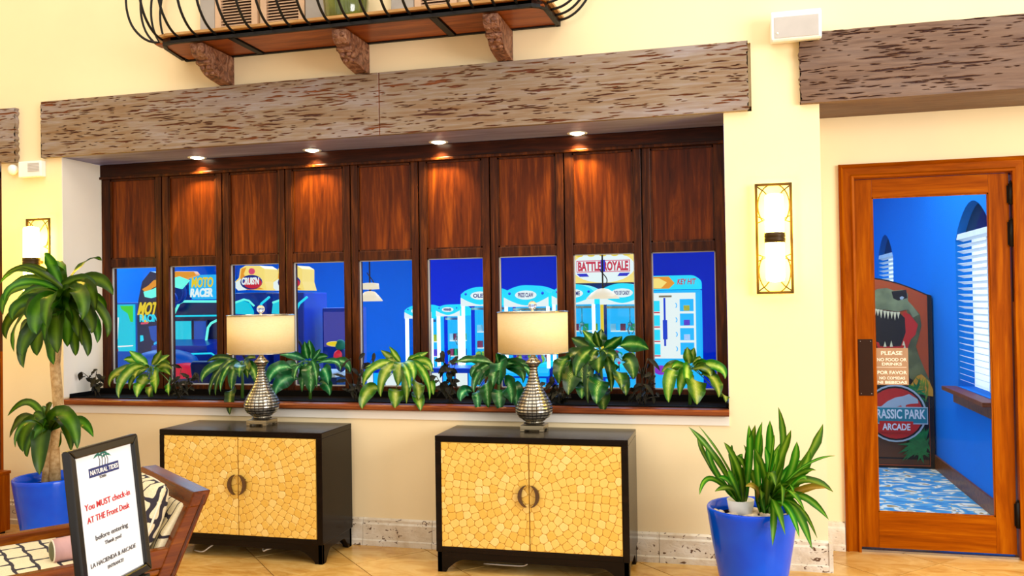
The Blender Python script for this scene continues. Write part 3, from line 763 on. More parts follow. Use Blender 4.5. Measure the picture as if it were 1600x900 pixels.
# ------------------------------------------------------------------ arcade machines
def claw_machine(name, x0, x1, y, H, label, words, d=.62, seed=0, yellow=False, group='claw machines along the arcade floor'):
    W = x1-x0; cx = (x0+x1)/2; t = thing(name, label, 'arcade machine', (cx, y+d/2, 0), 0, group)
    zb, zh = .62*H/1.6, H-.26*W/.55
    obj('lower_cabinet', MB().box(x0+.01, x1-.01, y+.01, y+d, .04, zb), M_CABBLUE, t, bevel=.01)
    obj('base', MB().box(x0+.03, x1-.03, y+.03, y+d-.02, 0, .04), M_BLACK, t)
    obj('lit_front_panel', MB().box(x0+.05, x1-.05, y, y+.012, .12, zb-.12), M_CYANSOFT, t)
    obj('control_shelf', MB().prism([(y-.08, zb-.09), (y-.08, zb-.05), (y+.02, zb+.01), (y+.02, zb-.09)], x0+.01, x1-.01, 'x'), M_CYANSOFT, t)
    js = obj('joystick', MB().tube([(cx-.05, y-.03, zb-.03), (cx-.05, y-.03, zb+.06)], .006, 6), M_BLACK, t); obj('knob', MB().sphere((cx-.05, y-.03, zb+.07), .018, 8, 6), M_REDG, js)
    p_ = .035
    for i, (xx, yy_) in enumerate(((x0, y), (x1-p_, y), (x0, y+d-p_), (x1-p_, y+d-p_))):
        obj('corner_post', MB().box(xx, xx+p_, yy_, yy_+p_, zb, zh), (M_YELG if (yellow and i == 0) else (M_TUBE if i < 2 else M_CYANSOFT)), t)
    obj('glass_front', MB().box(x0+p_, x1-p_, y+.008, y+.012, zb, zh), M_CLEAR, t)
    obj('back_panel', MB().box(x0+p_, x1-p_, y+d-.02, y+d-.01, zb, zh), M_CYANSOFT, t)
    n = 10; arc_ = [(x0, zh)]+[(x0+W*i/n, zh+(H-zh)*(.62+.38*math.sin(PI*i/n)**.7)) for i in range(n+1)]+[(x1, zh)]
    obj('header', MB().prism(arc_, y-.02, y+d), M_CYANGLOW, t)
    hz = (zh+H)/2+.01
    low = [(x0, zh)]+[(x0+W*i/n, zh+.10*(W/.55)*(abs(i/n-.5)*2)**1.6+.015) for i in range(n+1)]+[(x1, zh)]
    obj('header_band', MB().prism(low, y-.028, y-.02), M_SIGNW, t)
    ov = [(cx+.20*W*1.2*math.cos(a), hz+.055*W/.55*math.sin(a)) for a in [2*PI*i/20 for i in range(20)]]
    sg = obj('header_sign', MB().prism(ov, y-.036, y-.028), M_SIGNW, t)
    if words: text('lettering', words, .07*W/.55, M_NAVYG, sg, (cx, y-.038, hz), Xd, Zd, width=.34*W, extrude=.001, bold=.002)
    for sx in (-1, 1): obj('header_stud', MB().sphere((cx+sx*W*.37, y-.022, hz+.02), .018*W/.55, 8, 6), M_CABBLUE, t)
    R = random.Random(seed)
    obj('prize_bed', MB().box(x0+p_, x1-p_, y+.02, y+d-.03, zb, zb+.05), M_CYANGLOW, t)
    for i in range(12):
        m = M_PRIZE[R.randrange(5)]
        xx = R.uniform(x0+.09, x1-.09); yy_ = R.uniform(y+.1, y+d-.12); r = R.uniform(.032, .05)
        c = MB().sphere((xx, yy_, zb+.05+r*.9), (r, r, r*1.1), 8, 6).sphere((xx, yy_-r*.2, zb+.05+r*2.3), r*.7, 8, 6)
        obj('plush_prize', c, m, t)
    obj('claw_rail', MB().box(x0+p_, x1-p_, y+d/2-.015, y+d/2+.015, zh-.05, zh-.02), M_STEEL, t)
    cw = MB().tube([(cx+.05, y+d/2, zh-.04), (cx+.05, y+d/2, zh-.22)], .006, 6).sphere((cx+.05, y+d/2, zh-.24), .03, 8, 6)
    for k in range(3):
        a = 2*PI*k/3; cw.tube([(cx+.05, y+d/2, zh-.24), (cx+.05+.06*math.cos(a), y+d/2+.06*math.sin(a), zh-.30), (cx+.05+.02*math.cos(a), y+d/2+.02*math.sin(a), zh-.36)], .006, 6)
    obj('claw', cw, M_STEEL, t)
    sh = MB(); 
    for zz in (.28, .55): sh.box(x0+p_+.02, x1-p_-.02, y+d-.13, y+d-.02, zb+zz*(zh-zb), zb+zz*(zh-zb)+.012)
    obj('shelf', sh, M_SIGNW, t)
    for i in range(8):
        xx = x0+.08+(W-.16)*(i % 4)/3; zz = zb+(.28, .55)[i//4]*(zh-zb)+.012
        obj('boxed_prize', MB().box(xx-.03, xx+.03, y+d-.11, y+d-.05, zz, zz+.085), M_PRIZE[(i*3) % 5], t)
    return t
YC = 5.2
claw_machine('claw_machine', -3.90, -3.545, YC, 1.41, 'smallest cyan claw machine, partly behind the window post', 'CANDY', .45, 1)
claw_machine('claw_machine', -3.485, -3.18, YC, 1.41, 'small cyan claw machine left of the taller crane games', 'WINNER', .45, 2)
claw_machine('claw_machine', -3.165, -2.67, YC, 1.62, 'tall cyan claw machine in the sixth window from the left', "OLE'S", .6, 3)
claw_machine('claw_machine', -2.62, -2.07, YC, 1.63, 'cyan claw machine seen above the right table lamp', 'PRIZE CLAW', .6, 4)
claw_machine('claw_machine', -2.03, -1.52, YC, 1.63, 'cyan claw machine left of the yellow post', 'FUN TIME', .6, 5)
claw_machine('claw_machine', -1.455, -.93, YC, 1.63, 'cyan claw machine with yellow post under the battle sign', 'BOX OF CANDY', .6, 6, yellow=True)

# billboard-topped machine
t = thing('battle_game', 'tall game with white oval battle marquee behind the claw machines', 'arcade machine', (-1.5, 6.4, 0))
q0 = aty(884, 393, 5.95); q1 = aty(1000, 440, 5.95)
obj('cabinet', MB().box(q0.x+.1, q1.x-.1, 6.05, 6.7, 0, 1.66), M_CABDARK, t, bevel=.01)
mq = obj('marquee', MB().box(q0.x, q1.x, 6.0, 6.2, 1.655, 2.10), M_CREAMGLOW, t, bevel=.01)
mcx = aty(942, 416, 5.97).x; mcz = aty(942, 417, 5.97).z
obj('marquee_oval', MB().prism([(mcx+.40*math.cos(2*PI*i/28), mcz+.2*math.sin(2*PI*i/28)) for i in range(28)], 5.985, 6.0), M_SIGNW, mq)
obj('marquee_band', MB().box(mcx-.34, mcx+.34, 5.982, 5.985, mcz-.065, mcz+.085), M_PINKG, mq)
obj('marquee_band', MB().box(mcx-.33, mcx+.33, 5.980, 5.982, mcz-.055, mcz+.075), M_SIGNW, mq)
text('lettering', 'BATTLE ROYALE', .155, M_REDG, mq, (mcx, 5.978, mcz+.01), Xd, Zd, width=.64, extrude=.001, bold=.007)
for sx in (-1, 1): obj('marquee_ribbon', MB().prism([(mcx+sx*.34, mcz-.08), (mcx+sx*.21, mcz-.08), (mcx+sx*.18, mcz-.12), (mcx+sx*.30, mcz-.12)], 5.976, 5.98), M_PURPLE, mq)
obj('marquee_crest', MB().box(mcx-.028, mcx+.028, 5.974, 5.977, mcz-.06, mcz+.09), M_PURPLE, mq)
for k in range(5): obj('marquee_star', MB().sphere((mcx-.3+.15*k, 5.985, mcz+.155), (.05, .006, .022), 10, 6), M_YELG, mq)

# prize merchandiser in the last window
x0, x1, y = aty(1000, 450, 4.2).x, aty(1094, 450, 4.2).x, 4.2; d = .6; H = 1.68
t = thing('prize_merchandiser', 'cyan and white prize vending game in the rightmost window', 'arcade machine', ((x0+x1)/2, y+.3, 0))
obj('cabinet', MB().box(x0, x1, y+.03, y+d, 0, 1.53), M_CYANSOFT, t, bevel=.008)
n = 8; hdp = [(x0, 1.54), (x1, 1.54)]+[(x1-.10+.10*math.cos(PI/2*i/n), H-.08+.08*math.sin(PI/2*i/n)) for i in range(n+1)]+[(x0+.02, H)]
hh = obj('header', MB().prism(hdp, y-.03, y+d), M_CYANGLOW, t)
obj('header_flash', MB().prism([(x0+.02, 1.545), (x0+.30, 1.545), (x0+.36, 1.60), (x0+.30, 1.67), (x0+.02, 1.67)], y-.036, y-.03), M_ORG, hh)
obj('header_flash', MB().prism([(x0+.03, 1.56), (x0+.22, 1.55), (x0+.28, 1.61), (x0+.2, 1.655), (x0+.03, 1.65)], y-.04, y-.036), M_CREAMGLOW, hh)
text('lettering', 'KEY HIT', .08, M_REDG, hh, (x1-.135, y-.034, 1.615), Xd, Zd, width=.19, extrude=.001, bold=.002, shear=.2)
obj('front_fascia', MB().box(x0+.03, x1-.05, y+.01, y+.03, .82, 1.50), M_SIGNW, t)
for i in range(4):
    zz = .86+i*.15
    wnd = obj('prize_window', MB().box(x1-.21, x1-.07, y+.004, y+.01, zz, zz+.125), M_CYANSOFT, t)
    obj('boxed_prize', MB().box(x1-.17, x1-.11, y-.03, y+.003, zz+.005, zz+.06), M_PRIZE[(i*2) % 5], wnd)
    wnd = obj('prize_window', MB().box(x0+.09, x0+.20, y+.004, y+.01, zz-.0, zz+.11), M_CYANGLOW, t)
    obj('shelf_edge', MB().box(x0+.09, x0+.20, y-.004, y+.004, zz-.018, zz-.006), M_REDG, wnd)
    obj('number_slot', MB().tube([(x1-.27+.03*math.cos(a), y+.006, zz+.06+.03*math.sin(a)) for a in [PI*.6*j/4-.9 for j in range(5)]], .005, 6), M_CYANSOFT, t)
obj('key_arm', MB().box(x1-.375, x1-.355, y-.01, y+.006, .95, 1.45).box(x1-.385, x1-.34, y-.014, y+.006, 1.02, 1.22), M_CABBLUE, t)
obj('key_rail', MB().box(x1-.42, x1-.29, y-.014, y+.006, 1.455, 1.475), M_BRASS, t)
obj('lower_door', MB().box(x0+.04, x1-.04, y+.01, y+.03, .08, .78), M_CYANSOFT, t, bevel=.005)
obj('play_sticker', MB().prism([(x0+.20+.07*math.cos(2*PI*i/16), .70+.05*math.sin(2*PI*i/16)) for i in range(16)], y+.004, y+.01), plain('magenta_sticker', '#C832C8', .4), t)

# racing game with mint neon and marquee (second window)
def R2(u, v, y=2.5): q = aty(u, v, y); return q.x, q.z
yg = 2.55
t = thing('motorcycle_game', 'blue motorcycle racing game with mint neon tubes and screens', 'arcade machine', (-5.1, yg+.3, 0))
xa, xb = R2(262, 450)[0], R2(346, 450)[0]
obj('cabinet', MB().box(xa, xb, yg+.02, yg+.5, 0, 1.48), M_CABDARK, t, bevel=.01)
mx0, mz1 = R2(296, 430); mx1, mz0 = R2(336, 467)
mqd = obj('marquee', MB().prism([(mx0, mz0+.05), (mx0+.04, mz0), (mx1, mz0), (mx1, mz1), (mx0+.05, mz1), (mx0, mz1-.05)], yg-.06, yg+.3), M_CYANSOFT, t)
text('lettering', 'MOTO', .13, M_YELG, mqd, ((mx0+mx1)/2+.01, yg-.064, (mz0+mz1)/2+.045), Xd, Zd, width=.24, extrude=.002, bold=.004, shear=.15)
text('lettering', 'RACER', .11, M_SIGNW, mqd, ((mx0+mx1)/2, yg-.064, (mz0+mz1)/2-.055), Xd, Zd, width=.25, extrude=.002, bold=.005, shear=.15)
def neon(pts, mat=None, r=.012, yy_=None, parent=None):
    yy_ = yg-.07 if yy_ is None else yy_
    return obj('neon_tube', MB().tube([aty(u, v, yy_) for u, v in pts], r, 8), mat or M_MINT, parent or t)
neon([(266, 500), (272, 490), (280, 474), (286, 471), (342, 471)]); neon([(266, 494), (342, 493)], M_CYANGLOW, .008)
neon([(340, 500), (330, 505), (325, 512), (321, 540), (324, 548), (340, 560)])
neon([(271, 500), (272, 552)], M_CYANGLOW, .008)
def screen(u0, v0, u1, v1, mat, yy_=None, name='screen', parent=None, frame=True):
    yy_ = yg-.03 if yy_ is None else yy_
    a = aty(u0, v0, yy_); b = aty(u1, v1, yy_)
    s = obj(name, MB().box(a.x, b.x, yy_, yy_+.02, b.z, a.z), mat, parent or t)
    if frame: obj('bezel', MB().box(a.x-.012, b.x+.012, yy_+.004, yy_+.05, b.z-.012, a.z+.012), M_CABDARK, s)
    return s
screen(273, 502, 299, 550, M_SCREEN); screen(303, 502, 322, 548, M_BLUES)
obj('control_deck', MB().prism([(yg-.3, 1.02), (yg-.3, 1.07), (yg-.02, 1.12), (yg-.02, .8)], xa, xb, 'x'), M_CABBLUE, t)
wt = MB()
for cu_, cv_ in ((276, 458), (262, 470)):
    c = aty(cu_, cv_, yg-.08); wt.tube([(c.x+.09*math.cos(2*PI*i/20), c.y, c.z+.09*math.sin(2*PI*i/20)) for i in range(20)], .022, 8, closed=True)
obj('wheel', wt, M_CABBLUE, t)
obj('fairing', MB().prism([tuple((aty(u, v, 0+yg-.1).x, aty(u, v, yg-.1).z)) for u, v in ((264, 430), (276, 424), (304, 424), (308, 430), (290, 436), (286, 446), (276, 440), (264, 444))], yg-.12, yg-.04), M_ORG, t, bevel=.01)
obj('fairing', MB().prism([tuple((aty(u, v, 0+yg-.1).x, aty(u, v, yg-.1).z)) for u, v in ((264, 437), (284, 432), (300, 438), (288, 452), (266, 446))], yg-.15, yg-.12), M_MINT, t, bevel=.01)
obj('motorcycle_body', MB().sphere((-5.05, yg-.45, .93), (.33, .16, .12), 16, 8), M_BLUES, t)
obj('motorcycle_body', MB().sphere((-4.86, yg-.5, .86), (.22, .12, .08), 16, 8), M_REDG, t)
neon([(275, 556), (300, 553), (330, 552), (342, 560)], M_CYANGLOW, .008, yg-.4)
neon([(283, 571), (300, 577), (316, 572), (326, 582), (336, 580)], M_PINKG, .012, yg-.5)
# left game with yellow lettering
t = thing('motocross_game', 'dark blue game with yellow lettered side in the leftmost window', 'arcade machine', (-5.5, 2.95, 0))
yk = 2.6; xa, xb = aty(214, 450, yk).x, aty(255, 450, yk).x
obj('side_panel', MB().prism([(aty(u, v, yk).x, aty(u, v, yk).z) for u, v in ((216, 600), (214, 500), (216, 470), (222, 440), (235, 424), (256, 430), (256, 600))], yk, yk+.45), M_CABDARK, t)
obj('cabinet', MB().box(aty(219, 450, yk+.1).x, aty(250, 450, yk+.1).x, yk+.1, yk+.6, 0, 1.4), M_CABDARK, t)
text('lettering', 'MOTO', .17, M_YELG, t, aty(236, 482, yk-.01), Xd, (0.15, 0, 1), width=.30, extrude=.003, bold=.006, shear=.2)
text('lettering', 'RACING', .10, M_CYANGLOW, t, aty(236, 497, yk-.01), Xd, Zd, width=.26, extrude=.003, bold=.003)
def art(pts, mat, yy_): return obj('side_graphic', MB().prism([(aty(u, v, yy_).x, aty(u, v, yy_).z) for u, v in pts], yy_, yy_+.006), mat, t)
art(((222, 452), (232, 446), (240, 438), (250, 436), (250, 444), (238, 450), (228, 458)), M_ORG, yk-.01); art(((224, 456), (238, 452), (250, 446), (250, 462), (236, 466), (226, 464)), M_MINT, yk-.018)
art(((218, 490), (222, 490), (232, 504), (230, 506), (220, 500)), M_YELG, yk-.01); art(((220, 504), (231, 503), (231, 506), (220, 507)), M_PINKG, yk-.014)
art(((219, 524), (223, 524), (224, 532), (219, 534)), M_CYANGLOW, yk-.01); art(((232, 510), (250, 508), (248, 540), (236, 530)), M_BLUES, yk-.01); art(((240, 536), (250, 530), (250, 556), (242, 552)), M_CYANSOFT, yk-.014)
# cyan/green screen cabinet
t = thing('screen_kiosk', 'kiosk with bright cyan and green screen, leftmost through the window', 'arcade machine', (-6.3, 3.2, 0))
yk = 3.0; a = aty(178, 476, yk); b = aty(209, 549, yk)
obj('cabinet', MB().box(a.x-.02, b.x+.03, yk+.03, yk+.4, 0, a.z+.02), M_BLUES, t, bevel=.01)
sc_ = obj('screen', MB().box(a.x, b.x, yk, yk+.03, b.z, a.z), M_SCREEN, t)
obj('screen_graphic', MB().prism([(aty(u, v, yk).x, aty(u, v, yk).z) for u, v in ((188, 478), (208, 478), (208, 503), (204, 503), (200, 490), (190, 483))], yk-.003, yk), M_GREENS, sc_)
obj('screen_graphic', MB().prism([(aty(u, v, yk).x, aty(u, v, yk).z) for u, v in ((178, 496), (186, 496), (184, 530), (178, 536))], yk-.003, yk), M_SIGNW, sc_)
obj('screen_graphic', MB().prism([(aty(u, v, yk).x, aty(u, v, yk).z) for u, v in ((178, 541), (208, 539), (208, 541), (178, 543))], yk-.003, yk), M_SIGNW, sc_)
obj('screen_graphic', MB().prism([(aty(u, v, yk).x, aty(u, v, yk).z) for u, v in ((179, 545), (185, 545), (185, 549), (179, 549))], yk-.003, yk), M_PINKG, sc_)
# driving games (third window)
def driving(name, label, ux, yk, word, seed):
    t = thing(name, label, 'arcade machine', (aty(ux, 450, yk).x, yk+.3, 0), 0, 'driving games side by side')
    U = lambda u, v, yy_=yk: (aty(ux+u, v, yy_).x, aty(ux+u, v, yy_).z)
    mar = obj('marquee', MB().prism([U(*p) for p in ((-20, 452), (-24, 440), (-18, 434), (-16, 420), (-8, 415), (14, 415), (22, 420), (22, 440), (26, 454))], yk, yk+.25), M_CREAMGLOW, t, bevel=.005)
    obj('marquee_flame', MB().prism([U(*p) for p in ((-15, 434), (-13, 420), (-6, 418), (-10, 428), (-4, 440), (12, 448), (22, 452), (-4, 453))], yk-.008, yk), M_ORG, mar)
    obj('marquee_cloud', MB().prism([U(*p) for p in ((-22, 450), (-22, 441), (-14, 436), (-8, 446), (-6, 453), (-18, 454))], yk-.01, yk), M_SIGNW, mar)
    c = U(3, 441); obj('marquee_badge', MB().prism([(c[0]+.115*math.cos(2*PI*i/18), c[1]+.07*math.sin(2*PI*i/18)) for i in range(18)], yk-.02, yk-.01), M_CABBLUE, mar)
    obj('marquee_badge', MB().prism([(c[0]+.02+.095*math.cos(2*PI*i/18), c[1]-.01+.05*math.sin(2*PI*i/18)) for i in range(18)], yk-.026, yk-.02), M_REDG, mar)
    c2 = U(4, 424); obj('marquee_dot', MB().prism([(c2[0]+.03*math.cos(2*PI*i/12), c2[1]+.03*math.sin(2*PI*i/12)) for i in range(12)], yk-.026, yk-.01), M_PINKG, mar)
    text('lettering', word, .09, M_SIGNW, mar, (c[0], yk-.03, c[1]+.012), Xd, (-.12, 0, 1), width=.19, extrude=.002, bold=.003, shear=.3)
    a, b = U(-26, 458), U(25, 600)
    obj('cabinet', MB().box(a[0], b[0], yk+.02, yk+.5, 0, a[1]), M_CABBLUE, t, bevel=.01)
    s = obj('screen', MB().prism([U(*p) for p in ((-24, 490), (-22, 474), (-14, 469), (-2, 474), (4, 486), (4, 492))], yk-.02, yk+.02), M_SCREEN, t)
    obj('neon_tube', MB().tube([aty(ux+u, v, yk-.04) for u, v in ((-24, 473), (-10, 468), (-2, 470), (6, 478))], .010, 8), M_MINT, t)
    obj('neon_tube', MB().tube([aty(ux+u, v, yk-.04) for u, v in ((14, 482), (18, 474), (30, 464))], .012, 8), M_CYANGLOW, t)
    obj('seat', MB().box(a[0]+.1, a[0]+.42, yk-.75, yk-.35, .30, .40).prism([(yk-.75, .4), (yk-.85, .95), (yk-.80, .98), (yk-.66, .4)], a[0]+.1, a[0]+.42, 'x'), M_CABDARK, t, bevel=.02)
    obj('steering_wheel', MB().tube([(a[0]+.27+.11*math.cos(2*PI*i/18), yk-.12, 1.02+.11*math.sin(2*PI*i/18)) for i in range(18)], .012, 8, closed=True), M_BLACK, t)
driving('driving_game', 'driving game with red and blue badge marquee in third window', 391, 2.5, "CRUIS'N", 1)
driving('driving_game', 'driving game half hidden behind the post right of the badge marquee', 450, 2.5, "CRUIS'N", 2)
# purple-screen box and toucan toy (fourth window)
t = thing('ticket_kiosk', 'dark blue kiosk with dim purple screen in the fourth window', 'arcade machine', (-3.6, 2.8, 0))
yk = 2.6; a = aty(504, 486, yk); b = aty(546, 545, yk)
obj('cabinet', MB().box(a.x-.02, b.x, yk+.03, yk+.4, 0, a.z+.03), M_CABBLUE, t, bevel=.01); obj('screen', MB().box(a.x+.01, b.x-.02, yk, yk+.03, b.z+.02, a.z-.01), M_PURPS, t)
t = thing('toucan_toy', 'plush toucan with yellow beak low in the fourth window', 'toy', tuple(aty(533, 575, 1.6)))
c = aty(533, 562, 1.6); obj('body', MB().sphere(c, (.055, .05, .10), 14, 8), plain('toy_navy', '#1A2A78', .6), t)
obj('head', MB().sphere(c+Vector((.0, -.01, .12)), .045, 12, 8), plain('toy_teal', '#0F8A6A', .6), t)
obj('beak', MB().sphere(c+Vector((-.04, -.03, .13)), (.075, .02, .022), 12, 8), M_YELG, t); obj('chest', MB().sphere(c+Vector((-.01, -.03, .03)), (.04, .035, .05), 12, 8), M_REDG, t)
pl = thing('prize_counter', 'low white-topped counter beneath the toucan toy', 'counter', (aty(500, 600, 1.7).x, 1.7, 0))
cz = c.z-.10
obj('counter_top', MB().box(aty(455, 590, 1.7).x, aty(545, 590, 1.7).x, 1.45, 1.9, cz-.03, cz), M_WHITE, pl); obj('counter_body', MB().box(aty(457, 590, 1.7).x, aty(543, 590, 1.7).x, 1.5, 1.88, 0, cz-.03), M_CABDARK, pl)
# low blue-white bins in windows 5 and 6
for (u0, u1, lab) in ((565, 640, 'low cabinet of white tickets behind the fifth window plant'), (672, 752, 'low glowing blue cabinet below the small claw machines')):
    yk = 3.4; a = aty(u0, 575, yk); b = aty(u1, 620, yk); t = thing('low_cabinet', lab, 'cabinet', ((a.x+b.x)/2, yk+.2, 0))
    obj('body', MB().box(a.x, b.x, yk, yk+.4, 0, a.z), M_CABBLUE, t, bevel=.01)
    R = random.Random(int(u0))
    for i in range(4):
        x_ = a.x+(b.x-a.x)*(i+.5)/4; obj('lit_panel', MB().box(x_-.06, x_+.06, yk-.01, yk, a.z-.2, a.z-.05), M_CYANSOFT if i % 2 else M_SIGNW, t)
# pendant lamps reflected in the panes, built as objects hanging in the arcade
for i, (u, v, yk, lab) in enumerate(((578, 466, 1.4, 'built reflection of a white glass pendant lamp at the left of the fifth window'), (942, 462, 1.6, 'built reflection of a white bowl pendant lamp in front of the battle marquee'))):
    c = aty(u, v, yk); t = thing('pendant_reflection', lab, 'lamp', (c.x, yk, 3.0), 0, 'pendant lamp reflections built behind the glass')
    r = .125 if i else .10
    obj('glass_bowl', MB().lathe([(.012, .055), (.04, .05), (r*.7, .02), (r, -.02), (r*.97, -.024), (r*.6, -.012), (.0001, -.02)], c, 28), M_PENDANT, t)
    if not i: obj('upper_shade', MB().lathe([(.03, .12), (.07, .115), (.075, .07), (.03, .068)], c, 24), M_PENDANT, t)
    obj('rod', MB().tube([(c.x, yk, c.z+.05), (c.x, yk, 3.0)], .006, 8), M_BRONZE, t)
    obj('scroll', MB().tube([(c.x+.004+.03*math.sin(k*.6), yk, c.z+.06+k*.02) for k in range(8)], .004, 6), M_BRONZE, t)
    obj('canopy', MB().lathe([(.05, -.02), (.06, 0)], (c.x, yk, 3.0), 16), M_BRONZE, t)

# ------------------------------------------------------------------ balcony, corbels, railing
ZF = 3.013
bal = thing('balcony', 'shallow wooden balcony with bulging black iron railing', 'balcony', (-2.1, 0, ZF))
poly = [(-3.34, 0), (-3.34, -.04), (-3.29, -.28), (-3.25, -.35), (-3.18, -.372), (-.98, -.372), (-.93, -.34), (-.91, -.30), (-.895, 0)]
obj('deck', MB().prism(poly, ZF+.012, ZF+.035, 'z'), M_BENCH, bal)
def offs(k): return [(-2.12+(p[0]+2.12)*(1+k/1.2), p[1]*(1+k*2.6)) for p in poly]
obj('deck_edge', MB().prism(offs(.02), ZF+.035, ZF+.05, 'z'), wood('tan_edge', '#8A5A2C', '#B98A50', '#D6AE78', 'x'), bal)
for (xa, xb) in ((-3.30, -2.82), (-2.76, -1.57), (-1.51, -.92)):
    obj('soffit_plank', MB().box(xa, xb, -.345, -.02, ZF+.002, ZF+.012), wood('balcony_underside', '#5E260C', '#8A4418', '#A85E26', 'x'), bal)
ir = MB()
for i in range(1, len(poly)-1):
    a, b = Vector(poly[i]+(0,)), Vector(poly[(i+1)]+(0,)); d_ = (b-a).normalized(); nrm = Vector((d_.y, -d_.x, 0))
    q = [a, b, b-nrm*.022, a-nrm*.022]; ir.prism([(p.x, p.y) for p in q], ZF-.006, ZF+.03, 'z')
obj('iron_band', ir, M_IRON, bal)
ir2 = MB().box(-3.33, -.90, -.022, -.002, ZF-.006, ZF+.012)
for x in (-2.79, -1.54): ir2.box(x-.02, x+.02, -.36, -.01, ZF-.006, ZF+.006)
obj('iron_crossbar', ir2, M_IRON, bal)
prof = [(0, 0), (.06, .012), (.12, .05), (.175, .12), (.205, .22), (.205, .34), (.17, .48), (.11, .62), (.07, .76), (.06, .9)]
def smooth_path(P, n=4):
    out = []
    for i in range(len(P)-1):
        p0, p1, p2, p3 = P[max(i-1, 0)], P[i], P[i+1], P[min(i+2, len(P)-1)]
        for k in range(n):
            t = k/n; out.append(.5*((2*p1)+(p2-p0)*t+(2*p0-5*p1+4*p2-p3)*t*t+(3*p1-p0-3*p2+p3)*t**3))
    return out+[P[-1]]
def baluster(bx, by, dx, dy, s=1.0):
    P = [Vector((bx+dx*o*s, by+dy*o*s, ZF+.02+h)) for o, h in prof]
    obj('baluster', MB().tube(smooth_path(P, 3), .0075, 6), M_IRON, bal)
for i in range(20): baluster(-3.235+i*(2.295/19), -.372, 0, -1)
for y in (-.33, -.22, -.12, -.03): baluster(-3.29-.01*(y+.33), y, -1, -.12 if y < -.3 else 0); baluster(-.905, y, 1, -.12 if y < -.3 else 0)
obj('top_rail', MB().box(-3.36, -.85, -.445, -.425, ZF+.91, ZF+.93).box(-3.37, -3.35, -.445, 0, ZF+.91, ZF+.93).box(-.86, -.84, -.445, 0, ZF+.91, ZF+.93), M_IRON, bal)
cprof = [(0, 3.006), (-.335, 3.006), (-.335, 2.978), (-.326, 2.955), (-.305, 2.935), (-.275, 2.925), (-.262, 2.918), (-.268, 2.905), (-.258, 2.895), (-.24, 2.892), (-.225, 2.872), (-.19, 2.852), (-.13, 2.840), (-.03, 2.829), (0, 2.829)]
for i, xr in enumerate((-2.985, -2.065, -1.172)):
    t = thing('corbel', ('left', 'middle', 'right')[i]+' carved wooden corbel under the balcony', 'bracket', (xr-.047, 0, 2.83), 0, 'carved corbels under the balcony')
    obj('body', MB().prism(cprof, xr-.090, xr-.004, 'x'), M_CARVED, t, bevel=.003)
    cv = MB()
    cv.tube([(xr-.094, -.262, 2.912), (xr, -.262, 2.912)], .012, 8)
    obj('scroll_bead', cv, M_CARVED, t)
    for k, (yy_, zz) in enumerate(((-.33, 2.975), (-.30, 2.945), (-.245, 2.885), (-.205, 2.862))):
        for sx in (-1, 1): obj('carved_leaf', MB().sphere((xr-.047+sx*.02, yy_, zz), (.017, .012, .016), 10, 6), M_CARVED, t)
M_SHUT = plain('bleached_shutter', '#C9A582', .6, var=.08); M_GREYF = plain('grey_shutter_frame', '#A39A90', .6)
M_GAP = plain('shutter_shadow_gap', '#3A2012', .8)
Z0, Z1 = ZF+.052, 4.5
for (name, lab, fr, leaves) in (('shutter_window', 'left pair of louvred shutters behind the balcony rail', ((-3.211, -3.105), (-2.477, -2.352)), ((-3.105, -2.80), (-2.785, -2.477))),
                               ('shutter_window', 'right pair of louvred shutters behind the balcony rail', ((-1.915, -1.77), (-1.215, -1.10)), ((-1.77, -1.50), (-1.485, -1.215)))):
    t = thing(name, lab, 'shutters', ((fr[0][0]+fr[1][1])/2, 0, Z0), 0, 'shutters behind the balcony')
    for a, b in fr: obj('frame_post', MB().box(a, b, -.03, -.001, Z0, Z1), M_GREYF, t, bevel=.003)
    for a, b in leaves:
        lf = obj('shutter_leaf', MB().box(a+.004, a+.045, -.035, -.004, Z0, Z1).box(b-.045, b-.004, -.035, -.004, Z0, Z1), M_SHUT, t, bevel=.002)
        obj('backing', MB().box(a+.04, b-.04, -.006, -.003, Z0, Z1), M_GAP, lf)
        sm = MB(); z = Z0+.004
        while z < 3.55:
            sm.add([(a+.045, -.030, z), (b-.045, -.030, z), (b-.045, -.010, z+.013), (a+.045, -.010, z+.013), (a+.045, -.030, z+.004), (b-.045, -.030, z+.004), (b-.045, -.010, z+.017), (a+.045, -.010, z+.017)],
                   [(0, 1, 2, 3), (7, 6, 5, 4), (0, 4, 5, 1), (2, 6, 7, 3), (0, 3, 7, 4), (1, 5, 6, 2)]); z += .0185
        obj('slat_panel', sm, M_SHUT, lf)['kind'] = 'stuff'
tag(obj('olive_vase', MB().lathe([(.001, 0), (.085, 0), (.105, .02), (.125, .08), (.135, .16), (.12, .26), (.08, .33), (.06, .38), (.075, .42)], (-2.15, -.15, ZF+.051), 32), M_OLIVE), 'glossy olive green vase standing on the balcony', 'vase')

# white wall boxes
t = thing('wall_speaker', 'white wall box above the dark beam end, right pier', 'speaker', (.365, 0, 2.78))
obj('housing', MB().prism([(-.005, 2.80), (-.11, 2.782), (-.125, 2.79), (-.125, 2.925), (-.11, 2.94), (-.005, 2.92)], .247, .497, 'x'), M_PLASTIC, t, bevel=.006)
obj('grille', MB().box(.262, .482, -.129, -.124, 2.795, 2.905), M_GREY, t, bevel=.002); obj('status_light', MB().sphere((.277, -.129, 2.82), .006, 10, 6), M_WHITE, t)
t = thing('alarm_box', 'small white alarm box under the left beam end', 'alarm', (-4.51, 0, 2.32))
obj('housing', MB().box(-4.60, -4.415, -.045, 0, 2.325, 2.432), M_PLASTIC, t, bevel=.006)
obj('round_lens', MB().sphere((-4.665, -.02, 2.385), (.035, .03, .035), 16, 10), M_PLASTIC, t)
gr = MB()
for k in range(6): gr.box(-4.52, -4.43, -.048, -.044, 2.36+k*.010, 2.365+k*.010)
